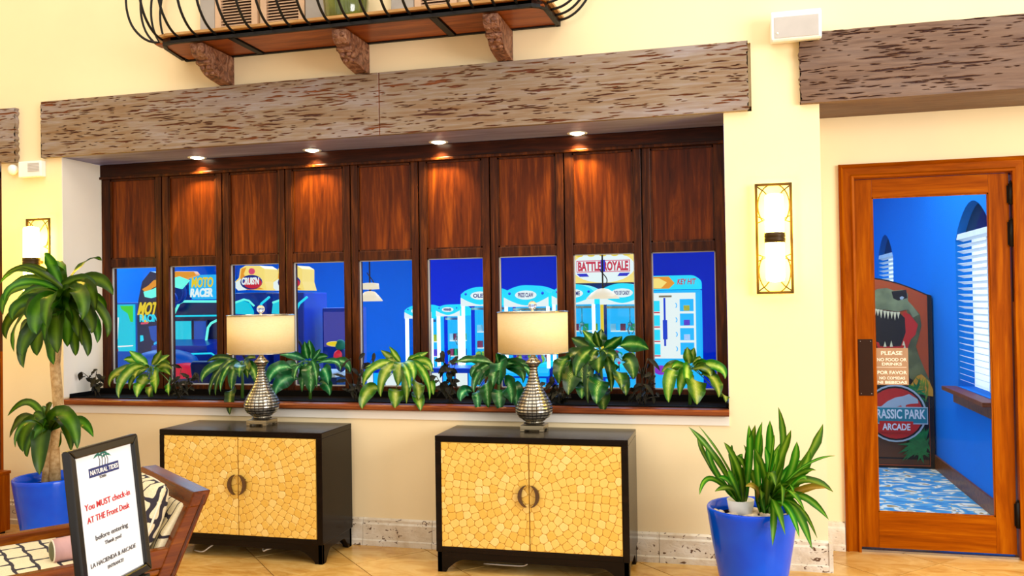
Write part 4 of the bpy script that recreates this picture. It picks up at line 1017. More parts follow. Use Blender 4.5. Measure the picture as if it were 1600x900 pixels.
obj('speaker_grille', gr, M_GREY, t)

# ------------------------------------------------------------------ wall sconces
def sconce(x, z0, z1, lab):
    t = thing('wall_sconce', lab, 'sconce', (x, 0, z0), 0, 'wall sconces on the two piers')
    hw = .088; zm = (z0+z1)/2; yf = -.035; b = .007
    fr = MB()
    for a, c, d, e in ((x-hw-b, x-hw+b, z0, z1), (x+hw-b, x+hw+b, z0, z1), (x-hw, x+hw, z0, z0+2*b), (x-hw, x+hw, z1-2*b, z1)): fr.box(a, c, yf-.012, yf, d, e)
    obj('frame', fr, M_BRONZE, t, bevel=.002)
    for s_ in (1, -1):
        zc = zm+s_*.175
        obj('scroll', MB().tube([(x+hw*.92*math.sin(a), yf-.006, zc+s_*.115*math.cos(a)) for a in [-2.35+4.7*k/24 for k in range(25)]], .0035, 6), M_BRONZE, t)
        ze = z1-.012 if s_ > 0 else z0+.012
        for q in (1, -1): obj('scroll', MB().tube([(x+q*hw, yf-.006, ze), (x+q*hw*.55, yf-.006, ze-s_*.03), (x+q*.012, yf-.006, ze-s_*.075)], .0035, 6), M_BRONZE, t)
        for q in (1, -1): obj('scroll', MB().tube([(x+q*hw*.95, yf-.006, zm+s_*.085), (x+q*hw*.5, yf-.006, zm+s_*.10), (x+q*hw*.95, yf-.006, zm+s_*.12)], .0035, 6), M_BRONZE, t)
    obj('wall_plate', MB().lathe([(.0001, -.004), (.08, -.002), (.082, .004)], (0, 0, 0), 24), M_BRONZE, t).data.transform(Matrix.Translation(Vector((0, -.01, zm-z0))) @ Matrix.Rotation(PI/2, 4, 'X'))
    obj('holder_arm', MB().tube([(x, -.01, zm), (x, -.09, zm)], .012, 8), M_BRONZE, t)
    obj('centre_band', MB().lathe([(.044, -.027), (.052, -.026), (.054, -.004), (.050, 0), (.054, .004), (.052, .026), (.044, .027)], (x, -.10, zm), 24), M_BRONZE, t)
    for s_ in (1, -1):
        obj('glass_tube', MB().lathe([(.048, 0), (.048, s_*.19), (.044, s_*.205), (.02, s_*.212), (.0001, s_*.213)], (x, -.10, zm+s_*.02), 24, cap=False), M_SCONCE, t)
    return t
sconce(.245, 1.462, 2.05, 'glowing wall sconce on the right pier beside the door')
sconce(-4.445, 1.462, 2.045, 'glowing wall sconce behind the tall potted plant')

# ------------------------------------------------------------------ cabinets with disc-inlaid doors
def voronoi_door(x0, x1, z0, z1, cx, cz, seed):
    R = random.Random(seed); pts = []
    g = .0445; k = 0
    maxr = math.hypot(max(abs(x0-cx), abs(x1-cx)), max(abs(z0-cz), abs(z1-cz)))+g
    pts_all = []
    rr = .028
    while rr < maxr:
        n = max(5, int(2*PI*rr/(g*.93))); ph = R.random()*6
        for i in range(n):
            a = ph+2*PI*i/n+R.uniform(-.1, .1)*g/rr; r2 = rr+R.uniform(-.1, .1)*g
            pts_all.append((cx+r2*math.cos(a), cz+r2*math.sin(a)))
        rr += g*.93
    cells = []
    for i, p in enumerate(pts_all):
        if not (x0-g < p[0] < x1+g and z0-g < p[1] < z1+g): continue
        poly = [(x0+.001, z0+.001), (x1-.001, z0+.001), (x1-.001, z1-.001), (x0+.001, z1-.001)]
        for j, q in enumerate(pts_all):
            if i == j: continue
            dx, dz = q[0]-p[0], q[1]-p[1]; L2 = dx*dx+dz*dz
            if L2 > (g*2.6)**2: continue
            L = math.sqrt(L2); a, b = dx/L, dz/L; c = a*(p[0]+q[0])/2+b*(p[1]+q[1])/2-.0006
            poly = clip(poly, a, b, c)
            if len(poly) < 3: break
        if len(poly) < 3 or abs(sum(poly[m][0]*poly[(m+1) % len(poly)][1]-poly[(m+1) % len(poly)][0]*poly[m][1] for m in range(len(poly))))/2 < .00012: continue
        for _ in range(1):
            out = []
            for m in range(len(poly)):
                a, b = poly[m], poly[(m+1) % len(poly)]
                out += [(a[0]*.8+b[0]*.2, a[1]*.8+b[1]*.2), (a[0]*.2+b[0]*.8, a[1]*.2+b[1]*.8)]
            poly = out if _ == 0 else poly
        cells.append((p, poly))
    return cells
def cabinet(x0, yf, yb, lab, seed):
    W, H = 1.037, .729; x1 = x0+W; t = thing('inlaid_cabinet', lab, 'cabinet', ((x0+x1)/2, (yf+yb)/2, 0), 0, 'dark cabinets with disc-inlaid doors')
    zt = .108; b = MB(); fw = .034
    b.box(x0, x1, yf, yb, H-.030, H); b.box(x0, x0+fw, yf, yb, zt, H-.03); b.box(x1-fw, x1, yf, yb, zt, H-.03); b.box(x0+fw, x1-fw, yf, yb, zt, .136); b.box(x0+fw, x1-fw, yb-.02, yb, .136, H-.03)
    obj('carcass', b, M_ESP, t, bevel=.003)
    ft = .012; fx0, fx1 = x0+.006, x1-.006
    ap = []      # front apron with bracket feet
    n = 8
    left = [(fx0, 0), (fx0+.045, 0)]+[(fx0+.05+.10*(i/n), .012+.058*math.sin(PI/2*i/n)) for i in range(n+1)]
    right = [(fx1-(p[0]-fx0), p[1]) for p in left][::-1]
    pf = left+right+[(fx1, zt), (fx0, zt)]
    obj('front_apron', MB().prism(pf, yf+.006, yf+.03), M_ESP, t, bevel=.002); obj('back_apron', MB().prism(pf, yb-.03, yb-.006), M_ESP, t)
    dd = yb-yf-.012; m_ = yf+.006
    lf = [(m_, 0), (m_+.045, 0)]+[(m_+.05+.06*(i/n), .012+.058*math.sin(PI/2*i/n)) for i in range(n+1)]
    rt = [(2*m_+dd-p[0], p[1]) for p in lf][::-1]
    for xx in (fx0, fx1-.024): obj('side_apron', MB().prism(lf+rt+[(m_+dd, zt), (m_, zt)], xx, xx+.024, 'x'), M_ESP, t)
    cx = (x0+x1)/2; cz = .428; dz0, dz1 = .140, H-.034
    for s_, (a, c) in enumerate(((x0+fw+.002, cx-.0015), (cx+.0015, x1-fw-.002))):
        dr_ = obj('door', MB().box(a, c, yf-.004, yf+.016, dz0, dz1), M_DISCBACK, t, label='door faced with honey-coloured disc inlay')
        for p, poly in voronoi_door(a, c, dz0, dz1, cx, cz, seed):
            k = len(poly); m = MB(); ce = (sum(q[0] for q in poly)/k, sum(q[1] for q in poly)/k)
            v0 = [(q[0], yf-.0042, q[1]) for q in poly]
            v1 = [(ce[0]+(q[0]-ce[0])*.90, yf-.0072, ce[1]+(q[1]-ce[1])*.90) for q in poly]
            m.add(v0+v1, [tuple(range(k, 2*k))]+[(i, (i+1) % k, (i+1) % k+k, i+k) for i in range(k)])
            obj('inlay_disc', m, M_DISC, dr_)
        # crescent handle
        sg = -1 if s_ == 0 else 1; hx = cx+sg*.014; hm = MB(); ar = []
        for i in range(17):
            a_ = -1.25+2.5*i/16; ar.append((hx+sg*(.058*math.cos(a_)-.014), cz+.060*math.sin(a_)))
        inn = [(hx+sg*(.034*math.cos(-1.4+2.8*i/16)-.010), cz+.056*math.sin(-1.4+2.8*i/16)) for i in range(17)]
        hm.prism(ar+inn[::-1], yf-.028, yf-.014)
        for zz in (cz-.03, cz+.03): hm.tube([(hx+sg*.032, yf-.016, zz), (hx+sg*.032, yf-.005, zz)], .004, 6)
        hd_ = obj('handle', hm, M_HANDLE, dr_, label='dark pewter crescent handle')
    return t
cabinet(-3.236, -.434, -.045, 'dark cabinet with honey disc doors behind the patterned bench', 11)
cabinet(-1.5418, -.4168, -.0315, 'dark cabinet with honey disc doors beside the right blue pot', 12)
# cable ends trailing under the cabinets
for i, (pts, lab) in enumerate((([(-3.06, -.36, .012), (-2.98, -.40, .02), (-2.93, -.41, .05), (-2.90, -.40, .075), (-2.94, -.39, .085)], 'short white cable hook under the left cabinet, left end'), ([(-2.60, -.38, .07), (-2.58, -.41, .05), (-2.55, -.41, .062), (-2.46, -.39, .075), (-2.3, -.36, .06)], 'short white cable hook under the middle of the left cabinet'), ([(-1.3, -.34, .035), (-1.18, -.36, .04), (-1.08, -.37, .045), (-1.05, -.38, .06)], 'thin cable lying beneath the right cabinet'))):
    tag(obj('power_cable', MB().tube(smooth_path([Vector(p) for p in pts], 4), .004, 6), M_GREY), lab, 'cable')

# ------------------------------------------------------------------ table lamps
def lamp(x, y, zt, lab):
    t = thing('table_lamp', lab, 'lamp', (x, y, zt), 0, 'table lamps on the dark cabinets')
    m = MB(); h = .066; m.box(x-h, x+h, y-h, y+h, zt+.010, zt+.032)
    for sx in (-1, 1):
        for sy in (-1, 1): m.box(x+sx*h-.012*(sx+1), x+sx*h+.012*(1-sx), y+sy*h-.012*(sy+1), y+sy*h+.012*(1-sy), zt, zt+.010)
    obj('square_foot', m, M_BRASS, t, bevel=.002)
    key = [(.045, .034), (.060, .040), (.047, .048), (.060, .058), (.086, .076), (.101, .100), (.103, .120), (.097, .146), (.084, .172), (.066, .202), (.048, .235), (.034, .268), (.025, .300), (.020, .330), (.021, .345), (.028, .358), (.044, .372), (.044, .378), (.026, .394), (.014, .410), (.012, .418)]
    pr_ = []
    for i in range(len(key)-1):
        for k in range(8):
            f = k/8; pr_.append((key[i][0]*(1-f)+key[i+1][0]*f, key[i][1]*(1-f)+key[i+1][1]*f))
    pr_.append(key[-1]); prf = []; vv = []
    for r, z in pr_:
        ph = z/.0165; prf.append((r+(.0030*abs(math.sin(PI*ph)) if .05 < z < .36 else 0), z)); vv.append(ph)
    n = 48; mb = MB(); mb.lathe(prf, (x, y, zt), n); mb.uv = [(k/n, vv[i]+.5) for i in range(len(prf)) for k in range(n)]
    obj('ribbed_body', mb, M_SILVER, t)
    obj('neck', MB().lathe([(.010, .416), (.010, .44), (.016, .445), (.016, .46), (.006, .465), (.006, .63)], (x, y, zt), 16), M_STEEL, t)
    za, zb, R_ = zt+.430, zt+.655, .195
    sh = obj('shade', MB().lathe([(R_, za-zt), (R_, zb-zt)], (x, y, zt), 56, cap=False), M_SHADE, t)
    md = sh.modifiers.new('thick', 'SOLIDIFY'); md.thickness = .003
    for zz in (za, zb): obj('rim', MB().tube([(x+R_*1.004*math.cos(2*PI*k/56), y+R_*1.004*math.sin(2*PI*k/56), zz) for k in range(56)], .0032, 6, closed=True), M_STEEL, sh)
    sp = MB()
    for k in range(3): a = 2*PI*k/3+.4; sp.tube([(x, y, zb-.01), (x+R_*math.cos(a), y+R_*math.sin(a), zb-.004)], .002, 6)
    obj('shade_spider', sp, M_STEEL, t)
    obj('bulb', MB().sphere((x, y, zt+.53), (.028, .028, .04), 14, 10), M_WHITE, t)
    l = bpy.data.lights.new('bulb_light', 'POINT'); l.energy = 2.2; l.color = (1, .84, .55); l.shadow_soft_size = .03
    lo = bpy.data.objects.new('bulb_light', l); COL.objects.link(lo); lo.parent = t; lo.location = (0, 0, .575)
    obj('finial', MB().lathe([(.006, .63), (.009, .66), (.006, .668)], (x, y, zt), 12).sphere((x, y, zt+.692), .024, 18, 12), M_CRYSTAL, t)
lamp(-2.722, -.17, .729, 'table lamp with drum shade on the left cabinet')
lamp(-1.052, -.15, .729, 'table lamp with drum shade on the right cabinet')

# ------------------------------------------------------------------ plants
def leaf_mesh(path, width, normal_hint, profile='lens', petiole=.0, fold=.12, n=10):
    m = MB(); uv = []; ns = len(path); vs = []; ph0 = (path[0].x*97+path[-1].z*61) % 6.28
    for i, p in enumerate(path):
        t = (path[min(i+1, ns-1)]-path[max(i-1, 0)]).normalized(); s = i/(ns-1)
        side = t.cross(normal_hint)
        if side.length < 1e-4: side = t.orthogonal()
        side.normalize(); nr = side.cross(t)
        if s < petiole: w_ = .0022
        else:
            q = (s-petiole)/(1-petiole)
            if profile == 'lens': w_ = width/2*(math.sin(PI*min(1, q**.72))**.85+.02)
            elif profile == 'strap': w_ = width/2*min(1, ((1-q)*5)**.7, q*5+.4)+.0005
            else: w_ = width/2*(max(0, math.sin(PI*(.10+.90*q)))**.7)+.0008
        for k, f in enumerate((-1, -.5, 0, .5, 1)):
            vs.append(p+side*(w_*f)+nr*(w_*(fold*(abs(f)*1.2-.4)+.16*f*f*math.sin(s*19+f*2+ph0)))); uv.append((.5+f*.5, s))
    m.add(vs, [(i*5+k, i*5+k+1, (i+1)*5+k+1, (i+1)*5+k) for i in range(ns-1) for k in range(4)], True); m.uv = uv
    return m
def bez(p0, p1, p2, n=12): return [p0*(1-t)**2+p1*2*t*(1-t)+p2*t*t for t in [i/n for i in range(n+1)]]
TOCAM = Vector((.2, -1, .25)).normalized()
def bez3(p0, p1, p2, p3, n=14): return [p0*(1-t)**3+p1*3*t*(1-t)**2+p2*3*t*t*(1-t)+p3*t**3 for t in [i/n for i in range(n+1)]]
def leaf(t, base, tip, width, mat, lift=.3, R=rnd, profile='lens', petiole=.25, roll=.5, fold=.15, hint=None, name='leaf', hang=0, sway=0):
    d = tip-base; L = d.length; out = Vector((d.x, d.y, 0)); sd = Vector((R.uniform(-1, 1), R.uniform(-.4, .4), 0))*L*sway
    if hang: P = bez3(base, base+out*.55+Vector((0, 0, L*lift))+sd, tip+Vector((0, 0, L*hang))+out*.10+sd*.5, tip)
    else: P = bez(base, (base+tip)/2+Vector((0, 0, 1))*L*lift+out*.12+sd, tip, 14)
    h = (hint or TOCAM)+Vector((R.uniform(-roll, roll), 0, R.uniform(-roll*.3, roll)))
    return obj(name, leaf_mesh(P, width, h.normalized(), profile, petiole, fold), mat, t)
def trough_plant(cu, cv, tips, mat, lab, seed, yc=.19, wmul=1.0):
    R = random.Random(seed); c = aty(cu, cv, yc); z0 = ZS+.012
    t = thing('dumb_cane', lab, 'plant', (c.x, yc, z0), 0, 'leafy plants in the planter trough')
    obj('stalk', MB().tube([(c.x, yc, z0), (c.x+.004, yc, (z0+c.z)/2), (c.x, yc, c.z+.01)], [.011, .009, .006], 8), M_STEM, t)
    for q in tips:
        u, v, w_ = q[:3]; bx_, bv = (q[3], q[4]) if len(q) > 3 else (cu, cv)
        below = (v-cv)
        yt = yc-.10-.13*max(0, min(1, below/60))+R.uniform(-.05, .05) if v > cv-2 else yc+R.uniform(-.10, .03)
        if v > 618: yt = min(yt, -.045)
        if abs(u-cu) > 45 and v < cv: yt = yc-.08
        yt = min(yt, YP-.08)
        tip = aty(u, v, yt)
        cb = aty(bx_, bv, (yc+yt)/2 if len(q) > 3 else yc)
        base = cb+Vector((R.uniform(-.008, .008), R.uniform(-.01, .01), R.uniform(-.035, .0) if v > cv else .0))
        lift = .05 if v < cv-18 else (.28 if v < cv+25 else .34)
        leaf(t, base, tip, w_*.0046*wmul, mat, lift*R.uniform(.6, 1.1), R, petiole=.14 if len(q) <= 3 else .04, roll=.8, hang=(.28 if v > cv+12 else 0), sway=.06)
        if len(q) > 3: obj('petiole', MB().tube(bez(c, (c+base)/2+Vector((0, 0, .03)), base, 6), .0025, 6), M_STEM, t)
    return t
trough_plant(236, 574, [(202, 548, 14), (193, 562, 13), (196, 575, 11), (172, 605, 13), (184, 600, 15), (186, 622, 14), (203, 609, 11), (211, 593, 17), (220, 609, 19, 232, 584), (214, 621, 14, 222, 600), (233, 621, 15, 237, 602), (243, 615, 18, 240, 582), (252, 547, 11), (265, 555, 14), (266, 568, 12), (266, 586, 13), (264, 619, 15, 264, 597), (270, 577, 12)], M_LEAF_Y, 'yellow-green leafy plant at the left end of the trough', 21)
trough_plant(378, 566, [(323, 566, 9), (326, 578, 13), (316, 598, 14), (335, 590, 13), (349, 597, 20, 372, 572), (351, 572, 12), (359, 648, 17, 364, 608), (387, 592, 17), (399, 602, 14), (337, 618, 9), (328, 618, 8), (362, 610, 14), (400, 560, 12), (345, 612, 9), (374, 590, 16)], M_LEAF_D, 'leafy plant half hidden behind the left table lamp', 22)
trough_plant(484, 566, [(483, 531, 14), (476, 533, 12), (501, 545, 10), (513, 557, 11), (437, 555, 12), (446, 588, 16, 466, 562), (422, 597, 20, 458, 574), (431, 616, 22, 466, 592), (485, 614, 24, 484, 572), (513, 602, 19, 502, 572), (515, 618, 17, 500, 594), (546, 583, 13, 515, 567), (531, 580, 10), (460, 594, 16, 474, 568), (472, 612, 14), (495, 606, 12)], M_LEAF_G, 'broad-leaved green plant right of the left table lamp', 23)
trough_plant(628, 570, [(595, 547, 10), (608, 541, 9), (598, 564, 10), (669, 550, 12), (658, 557, 14), (571, 574, 8), (569, 605, 16), (566, 639, 18, 592, 604), (595, 620, 15), (622, 603, 18), (617, 638, 20, 620, 604), (635, 631, 13), (657, 642, 17, 648, 610), (654, 626, 17, 652, 590), (661, 597, 15), (678, 581, 16), (677, 617, 13, 662, 586), (671, 625, 10), (674, 583, 11), (641, 612, 10), (646, 596, 12)], M_LEAF_Y, 'spreading yellow-green plant hanging over the middle of the ledge', 24)
trough_plant(778, 571, [(709, 567, 17), (737, 590, 13), (749, 603, 15), (720, 627, 15, 738, 604), (747, 643, 13, 746, 612), (741, 615, 12), (763, 638, 19, 760, 596), (781, 642, 20, 778, 604), (807, 636, 22, 797, 600), (799, 630, 24, 789, 600), (780, 602, 26, 784, 566), (817, 599, 15), (828, 594, 17), (775, 552, 15), (811, 573, 14), (793, 560, 14), (768, 613, 14), (832, 575, 12)], M_LEAF_G, 'lush green plant against the left side of the right table lamp', 25)
trough_plant(938, 548, [(893, 528, 16), (910, 516, 17), (940, 514, 17), (930, 516, 12), (972, 525, 15), (1014, 546, 20, 969, 540), (886, 570, 18), (874, 600, 20, 888, 562), (888, 617, 24, 902, 578), (910, 598, 26, 914, 556), (909, 623, 16, 912, 594), (935, 584, 22, 936, 550), (919, 630, 13), (932, 631, 24, 940, 590), (943, 643, 20, 944, 608), (971, 609, 20, 956, 572), (989, 593, 18, 972, 562), (978, 618, 16, 968, 578), (955, 612, 13), (958, 566, 14), (900, 590, 16), (966, 560, 12)], M_LEAF_D, 'largest leafy plant, just right of the right table lamp', 26, wmul=1.05)
trough_plant(1077, 573, [(1074, 542, 12), (1085, 543, 12), (1034, 582, 14), (1045, 629, 17, 1058, 578), (1066, 595, 14), (1074, 602, 15), (1089, 632, 26, 1083, 588), (1110, 590, 13), (1123, 621, 18, 1096, 586), (1133, 592, 14), (1095, 561, 10), (1050, 575, 10), (1108, 572, 12), (1062, 618, 14), (1118, 606, 13), (1134, 629, 12, 1128, 612)], M_LEAF_Y, 'yellow-green plant at the right end of the trough', 27)
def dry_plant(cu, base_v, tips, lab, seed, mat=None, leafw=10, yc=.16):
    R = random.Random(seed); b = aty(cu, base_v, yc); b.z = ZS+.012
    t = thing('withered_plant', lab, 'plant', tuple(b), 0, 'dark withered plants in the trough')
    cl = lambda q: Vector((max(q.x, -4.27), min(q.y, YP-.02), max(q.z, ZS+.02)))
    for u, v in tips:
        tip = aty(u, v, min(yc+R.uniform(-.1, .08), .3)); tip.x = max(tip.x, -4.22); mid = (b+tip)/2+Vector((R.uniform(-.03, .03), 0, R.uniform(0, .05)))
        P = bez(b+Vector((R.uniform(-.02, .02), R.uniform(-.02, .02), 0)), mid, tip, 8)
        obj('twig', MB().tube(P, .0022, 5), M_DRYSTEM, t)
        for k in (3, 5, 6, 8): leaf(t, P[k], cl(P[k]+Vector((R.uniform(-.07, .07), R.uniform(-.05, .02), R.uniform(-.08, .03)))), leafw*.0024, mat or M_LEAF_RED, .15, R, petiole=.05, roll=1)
    return t
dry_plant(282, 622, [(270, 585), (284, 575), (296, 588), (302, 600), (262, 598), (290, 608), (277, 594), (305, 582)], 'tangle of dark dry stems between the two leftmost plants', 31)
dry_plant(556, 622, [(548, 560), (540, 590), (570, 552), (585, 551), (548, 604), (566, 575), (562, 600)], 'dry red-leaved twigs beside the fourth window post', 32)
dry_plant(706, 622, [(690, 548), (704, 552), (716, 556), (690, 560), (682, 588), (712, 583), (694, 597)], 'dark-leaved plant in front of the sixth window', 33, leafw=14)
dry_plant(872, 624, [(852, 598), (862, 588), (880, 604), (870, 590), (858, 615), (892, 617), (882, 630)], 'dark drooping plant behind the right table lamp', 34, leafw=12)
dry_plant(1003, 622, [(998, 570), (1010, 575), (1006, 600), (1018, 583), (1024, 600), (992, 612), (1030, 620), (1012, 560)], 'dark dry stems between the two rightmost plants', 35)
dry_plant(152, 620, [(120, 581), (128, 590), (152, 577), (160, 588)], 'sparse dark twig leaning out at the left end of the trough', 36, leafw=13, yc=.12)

def pot(x, y, H, R_, lab, soil_mat, name='blue_pot'):
    t = thing(name, lab, 'pot', (x, y, 0), 0, 'glossy cobalt blue pots')
    obj('vessel', MB().lathe([(.001, 0), (R_*.66, 0), (R_*.70, .01), (R_*.80, H*.3), (R_*.92, H*.65), (R_*1.0, H-.03), (R_*1.01, H-.008), (R_*.985, H), (R_*.93, H-.004), (R_*.92, H-.05), (R_*.88, H-.10), (R_*.001, H-.10)], (x, y, 0), 64), M_COBALT, t)
    obj('soil', MB().lathe([(.001, H-.055), (R_*.915, H-.06), (R_*.9, H-.09)], (x, y, 0), 40), soil_mat, t)
    return t
# right pot with strap-leaved plant
PX, PY, PH, PR = .094, -.45, .432, .212
pt = pot(PX, PY, PH, PR, 'large cobalt pot between the right cabinet and the door', M_SOIL)
R = random.Random(5); pm = plain('pale_pebble', '#E6D6BE', .6, var=.15)
psrc = obj('pebble', MB().sphere((0, 0, 0), (.020, .017, .010), 10, 6), pm, pt, local=True, loc=(-.15, -.05, PH-.048))
for i in range(46):
    a = R.uniform(0, 2*PI); r = PR*.86*math.sqrt(R.random()); c = inst(psrc, pt, (r*math.cos(a), r*math.sin(a), PH-.050+R.uniform(0, .012)), (R.uniform(-.3, .3), R.uniform(-.3, .3), R.uniform(0, 3)))
    k = R.uniform(.8, 1.5); c.scale = (k, k, k)
ip = aty(1158, 786, PY+.02)
tag(obj('nursery_pot', MB().lathe([(.001, -.09), (.050, -.09), (.066, .0), (.060, .0), (.058, -.01), (.001, -.01)], (ip.x-.002, PY+.02, PH+.025), 28), M_WHITE), 'small white inner pot standing in the right blue pot', 'pot')
st = thing('strap_leaf_plant', 'arching strap-leaved plant in the right blue pot', 'plant', (PX, PY, PH-.05))
def straps(cu, cv, tips, yc, seed, prof='strap'):
    R = random.Random(seed); c = aty(cu, cv, yc)
    for q in tips:
        u, v, w_ = q[:3]; mat = q[3] if len(q) > 3 and q[3] else M_LEAF_ST; lf = q[4] if len(q) > 4 else None
        yt = yc+(R.uniform(-.22, .12) if v < cv-60 else R.uniform(-.30, -.10))
        if v > cv+10: yt = yc-.26
        tip = aty(u, v, yt)
        du = abs(u-cu); lift = lf if lf is not None else (.06 if v < cv-90 else (.30 if v < cv-20 else .75))
        b = c+Vector((R.uniform(-.025, .025), R.uniform(-.025, .025), 0))
        leaf(st, b, tip, w_*.0040, mat, lift, R, profile='strap', petiole=0, roll=.7, fold=.3, sway=.2)
straps(1158, 783, [(1076, 667, 8), (1092, 666, 3), (1093, 773, 6, None, .55), (1122, 746, 7, None, .3), (1131, 691, 9), (1143, 695, 8), (1170, 664, 8), (1180, 664, 9), (1160, 709, 9), (1089, 676, 6), (1117, 768, 7, None, .35), (1162, 695, 3), (1150, 712, 8), (1105, 690, 7), (1137, 738, 7)], PY+.02, 41)
straps(1196, 800, [(1191, 679, 9), (1191, 659, 8), (1203, 657, 11), (1216, 636, 8), (1286, 662, 12), (1265, 704, 11), (1305, 712, 3, None, .3), (1302, 769, 10, None, .5), (1291, 763, 9, M_LEAF_BR, .22), (1295, 812, 8, None, .55), (1269, 858, 10, None, .8), (1249, 840, 7, None, .7), (1277, 841, 5, None, .6), (1227, 836, 11, None, .9), (1207, 853, 8, None, .9), (1190, 781, 9, None, .8), (1195, 698, 10), (1180, 701, 9), (1260, 750, 6, None, .35), (1224, 689, 8), (1245, 690, 10), (1231, 806, 9, None, .8), (1210, 679, 3, None, .3), (1165, 760, 8, M_LEAF_BR, .35), (1215, 700, 9), (1236, 672, 10), (1255, 720, 9, None, .25), (1174, 735, 8, None, .4), (1240, 770, 8, None, .55), (1212, 760, 8, None, .8), (1275, 735, 7, None, .35), (1186, 720, 9), (1222, 790, 8, None, .8), (1258, 800, 8, None, .7)], PY-.03, 42)

# left pot with dracaena
LX, LY = -4.04, -.40
lp_ = pot(LX, LY, .420, .200, 'large cobalt pot behind the bench, holding the tall plant', M_SOIL)
dt = thing('dracaena', 'tall drooping dracaena with bare canes in the left blue pot', 'plant', (LX, LY, .37))
cr = aty(97, 448, LY); b1 = aty(86, 745, LY); b2 = aty(70, 745, LY-.03); s2 = aty(77, 668, LY-.03)
obj('cane', MB().tube([Vector((b1.x, b1.y, .36)), aty(84, 700, LY), aty(92, 640, LY), aty(86, 570, LY), aty(92, 500, LY), cr], [.034, .032, .031, .029, .026, .018], 16), M_BARK, dt)
obj('cane', MB().tube([Vector((b2.x, b2.y, .36)), aty(74, 710, LY-.03), s2], [.022, .020, .016], 14), M_BARK, dt)
def draca(c, cu, cv, tips, seed, w0):
    R = random.Random(seed)
    for q in tips:
        u, v, w_ = q[:3]; lf = q[3] if len(q) > 3 else None
        down = max(0, min(1, (v-cv)/110))
        yt = c.y+(R.uniform(-.26, .26) if v < cv+20 else R.uniform(-.34, .06)); yt = min(yt, -.06)
        tip = aty(u, v, yt)
        if lf is None: lf = .24 if v < cv-20 else (.42 if v < cv+50 else .42)
        b = c+Vector((R.uniform(-.015, .015), R.uniform(-.015, .015), -down*.20*(w0 > .0047)+R.uniform(-.04, .02)))
        leaf(dt, b, tip, w_*w0, M_LEAF_DR, lf, R, profile='long', petiole=0, roll=1.0, fold=.2, hang=(R.uniform(.15, .42) if v > cv+25 else 0), sway=.16)
draca(cr, 97, 448, [(69, 397, 13, .4), (92, 408, 11), (159, 407, 13, .5), (78, 412, 20, .1), (177, 461, 17), (165, 492, 13), (167, 527, 12), (152, 536, 14), (137, 557, 15), (118, 556, 14), (143, 521, 18), (105, 542, 21), (84, 570, 22), (58, 556, 22), (37, 575, 15), (35, 556, 18), (22, 550, 15), (14, 516, 18), (1, 467, 10), (0, 443, 9), (28, 416, 9), (4, 432, 8), (57, 522, 22), (31, 524, 18), (79, 490, 16), (112, 516, 20), (122, 526, 16), (148, 488, 17), (8, 474, 10), (5, 492, 12), (45, 500, 16), (70, 530, 18), (95, 505, 20), (128, 500, 18), (134, 470, 16), (60, 470, 14), (40, 480, 15), (20, 500, 14), (100, 480, 18), (150, 455, 14), (112, 470, 18), (72, 510, 18), (46, 540, 16), (90, 552, 18), (128, 540, 14), (10, 530, 12), (25, 470, 12)], 51, .0050)
draca(s2, 77, 668, [(12, 650, 10), (15, 684, 13, .35), (24, 699, 6, .5), (36, 706, 19, .35), (65, 680, 9), (43, 714, 10), (62, 742, 22, .3), (66, 634, 11), (53, 648, 12), (146, 683, 15, .3), (121, 702, 21, .4), (111, 706, 17, .4), (82, 630, 11), (118, 660, 12), (48, 690, 14), (90, 700, 12), (100, 680, 16)], 52, .0045)

# ------------------------------------------------------------------ wooden stand and brochure at the left edge
sx, sy = -4.30, -.86
zt_ = .50; xr = -4.49; sy = -.60; zt_ = aty(16, 735, -.24).z
t = thing('wooden_stand', 'plain orange wood stand cut by the left edge of the view', 'stand', (xr-.2, sy+.18, 0))
obj('box_body', MB().box(xr-.42, xr, sy, sy+.36, .03, zt_-.018), M_DOOR, t, bevel=.003); obj('top_board', MB().box(xr-.43, xr+.004, sy-.006, sy+.366, zt_-.018, zt_), M_DOORX, t, bevel=.002); obj('plinth', MB().box(xr-.40, xr-.02, sy+.02, sy+.34, 0, .03), M_ESP, t)
sy += .16; xr += -.01
t = thing('brochure_holder', 'clear holder with a colourful brochure on the wooden stand', 'brochure', (xr-.15, sy+.1, zt_))
obj('brochure', MB().box(xr-.24, xr-.032, sy+.08, sy+.088, zt_+.003, zt_+.30), plain('printed_cover', '#D8CBD8', .4, var=.3), t)
obj('cover_print', MB().prism([(xr-.2, zt_+.06), (xr-.04, zt_+.05), (xr-.04, zt_+.13), (xr-.1, zt_+.16)], sy+.078, sy+.08), M_ROCK, t); obj('cover_print', MB().box(xr-.2, xr-.04, sy+.078, sy+.08, zt_+.25, zt_+.262), M_FROND, t)
obj('clear_front', MB().box(xr-.25, xr-.024, sy+.070, sy+.073, zt_, zt_+.30), M_CLEAR, t)

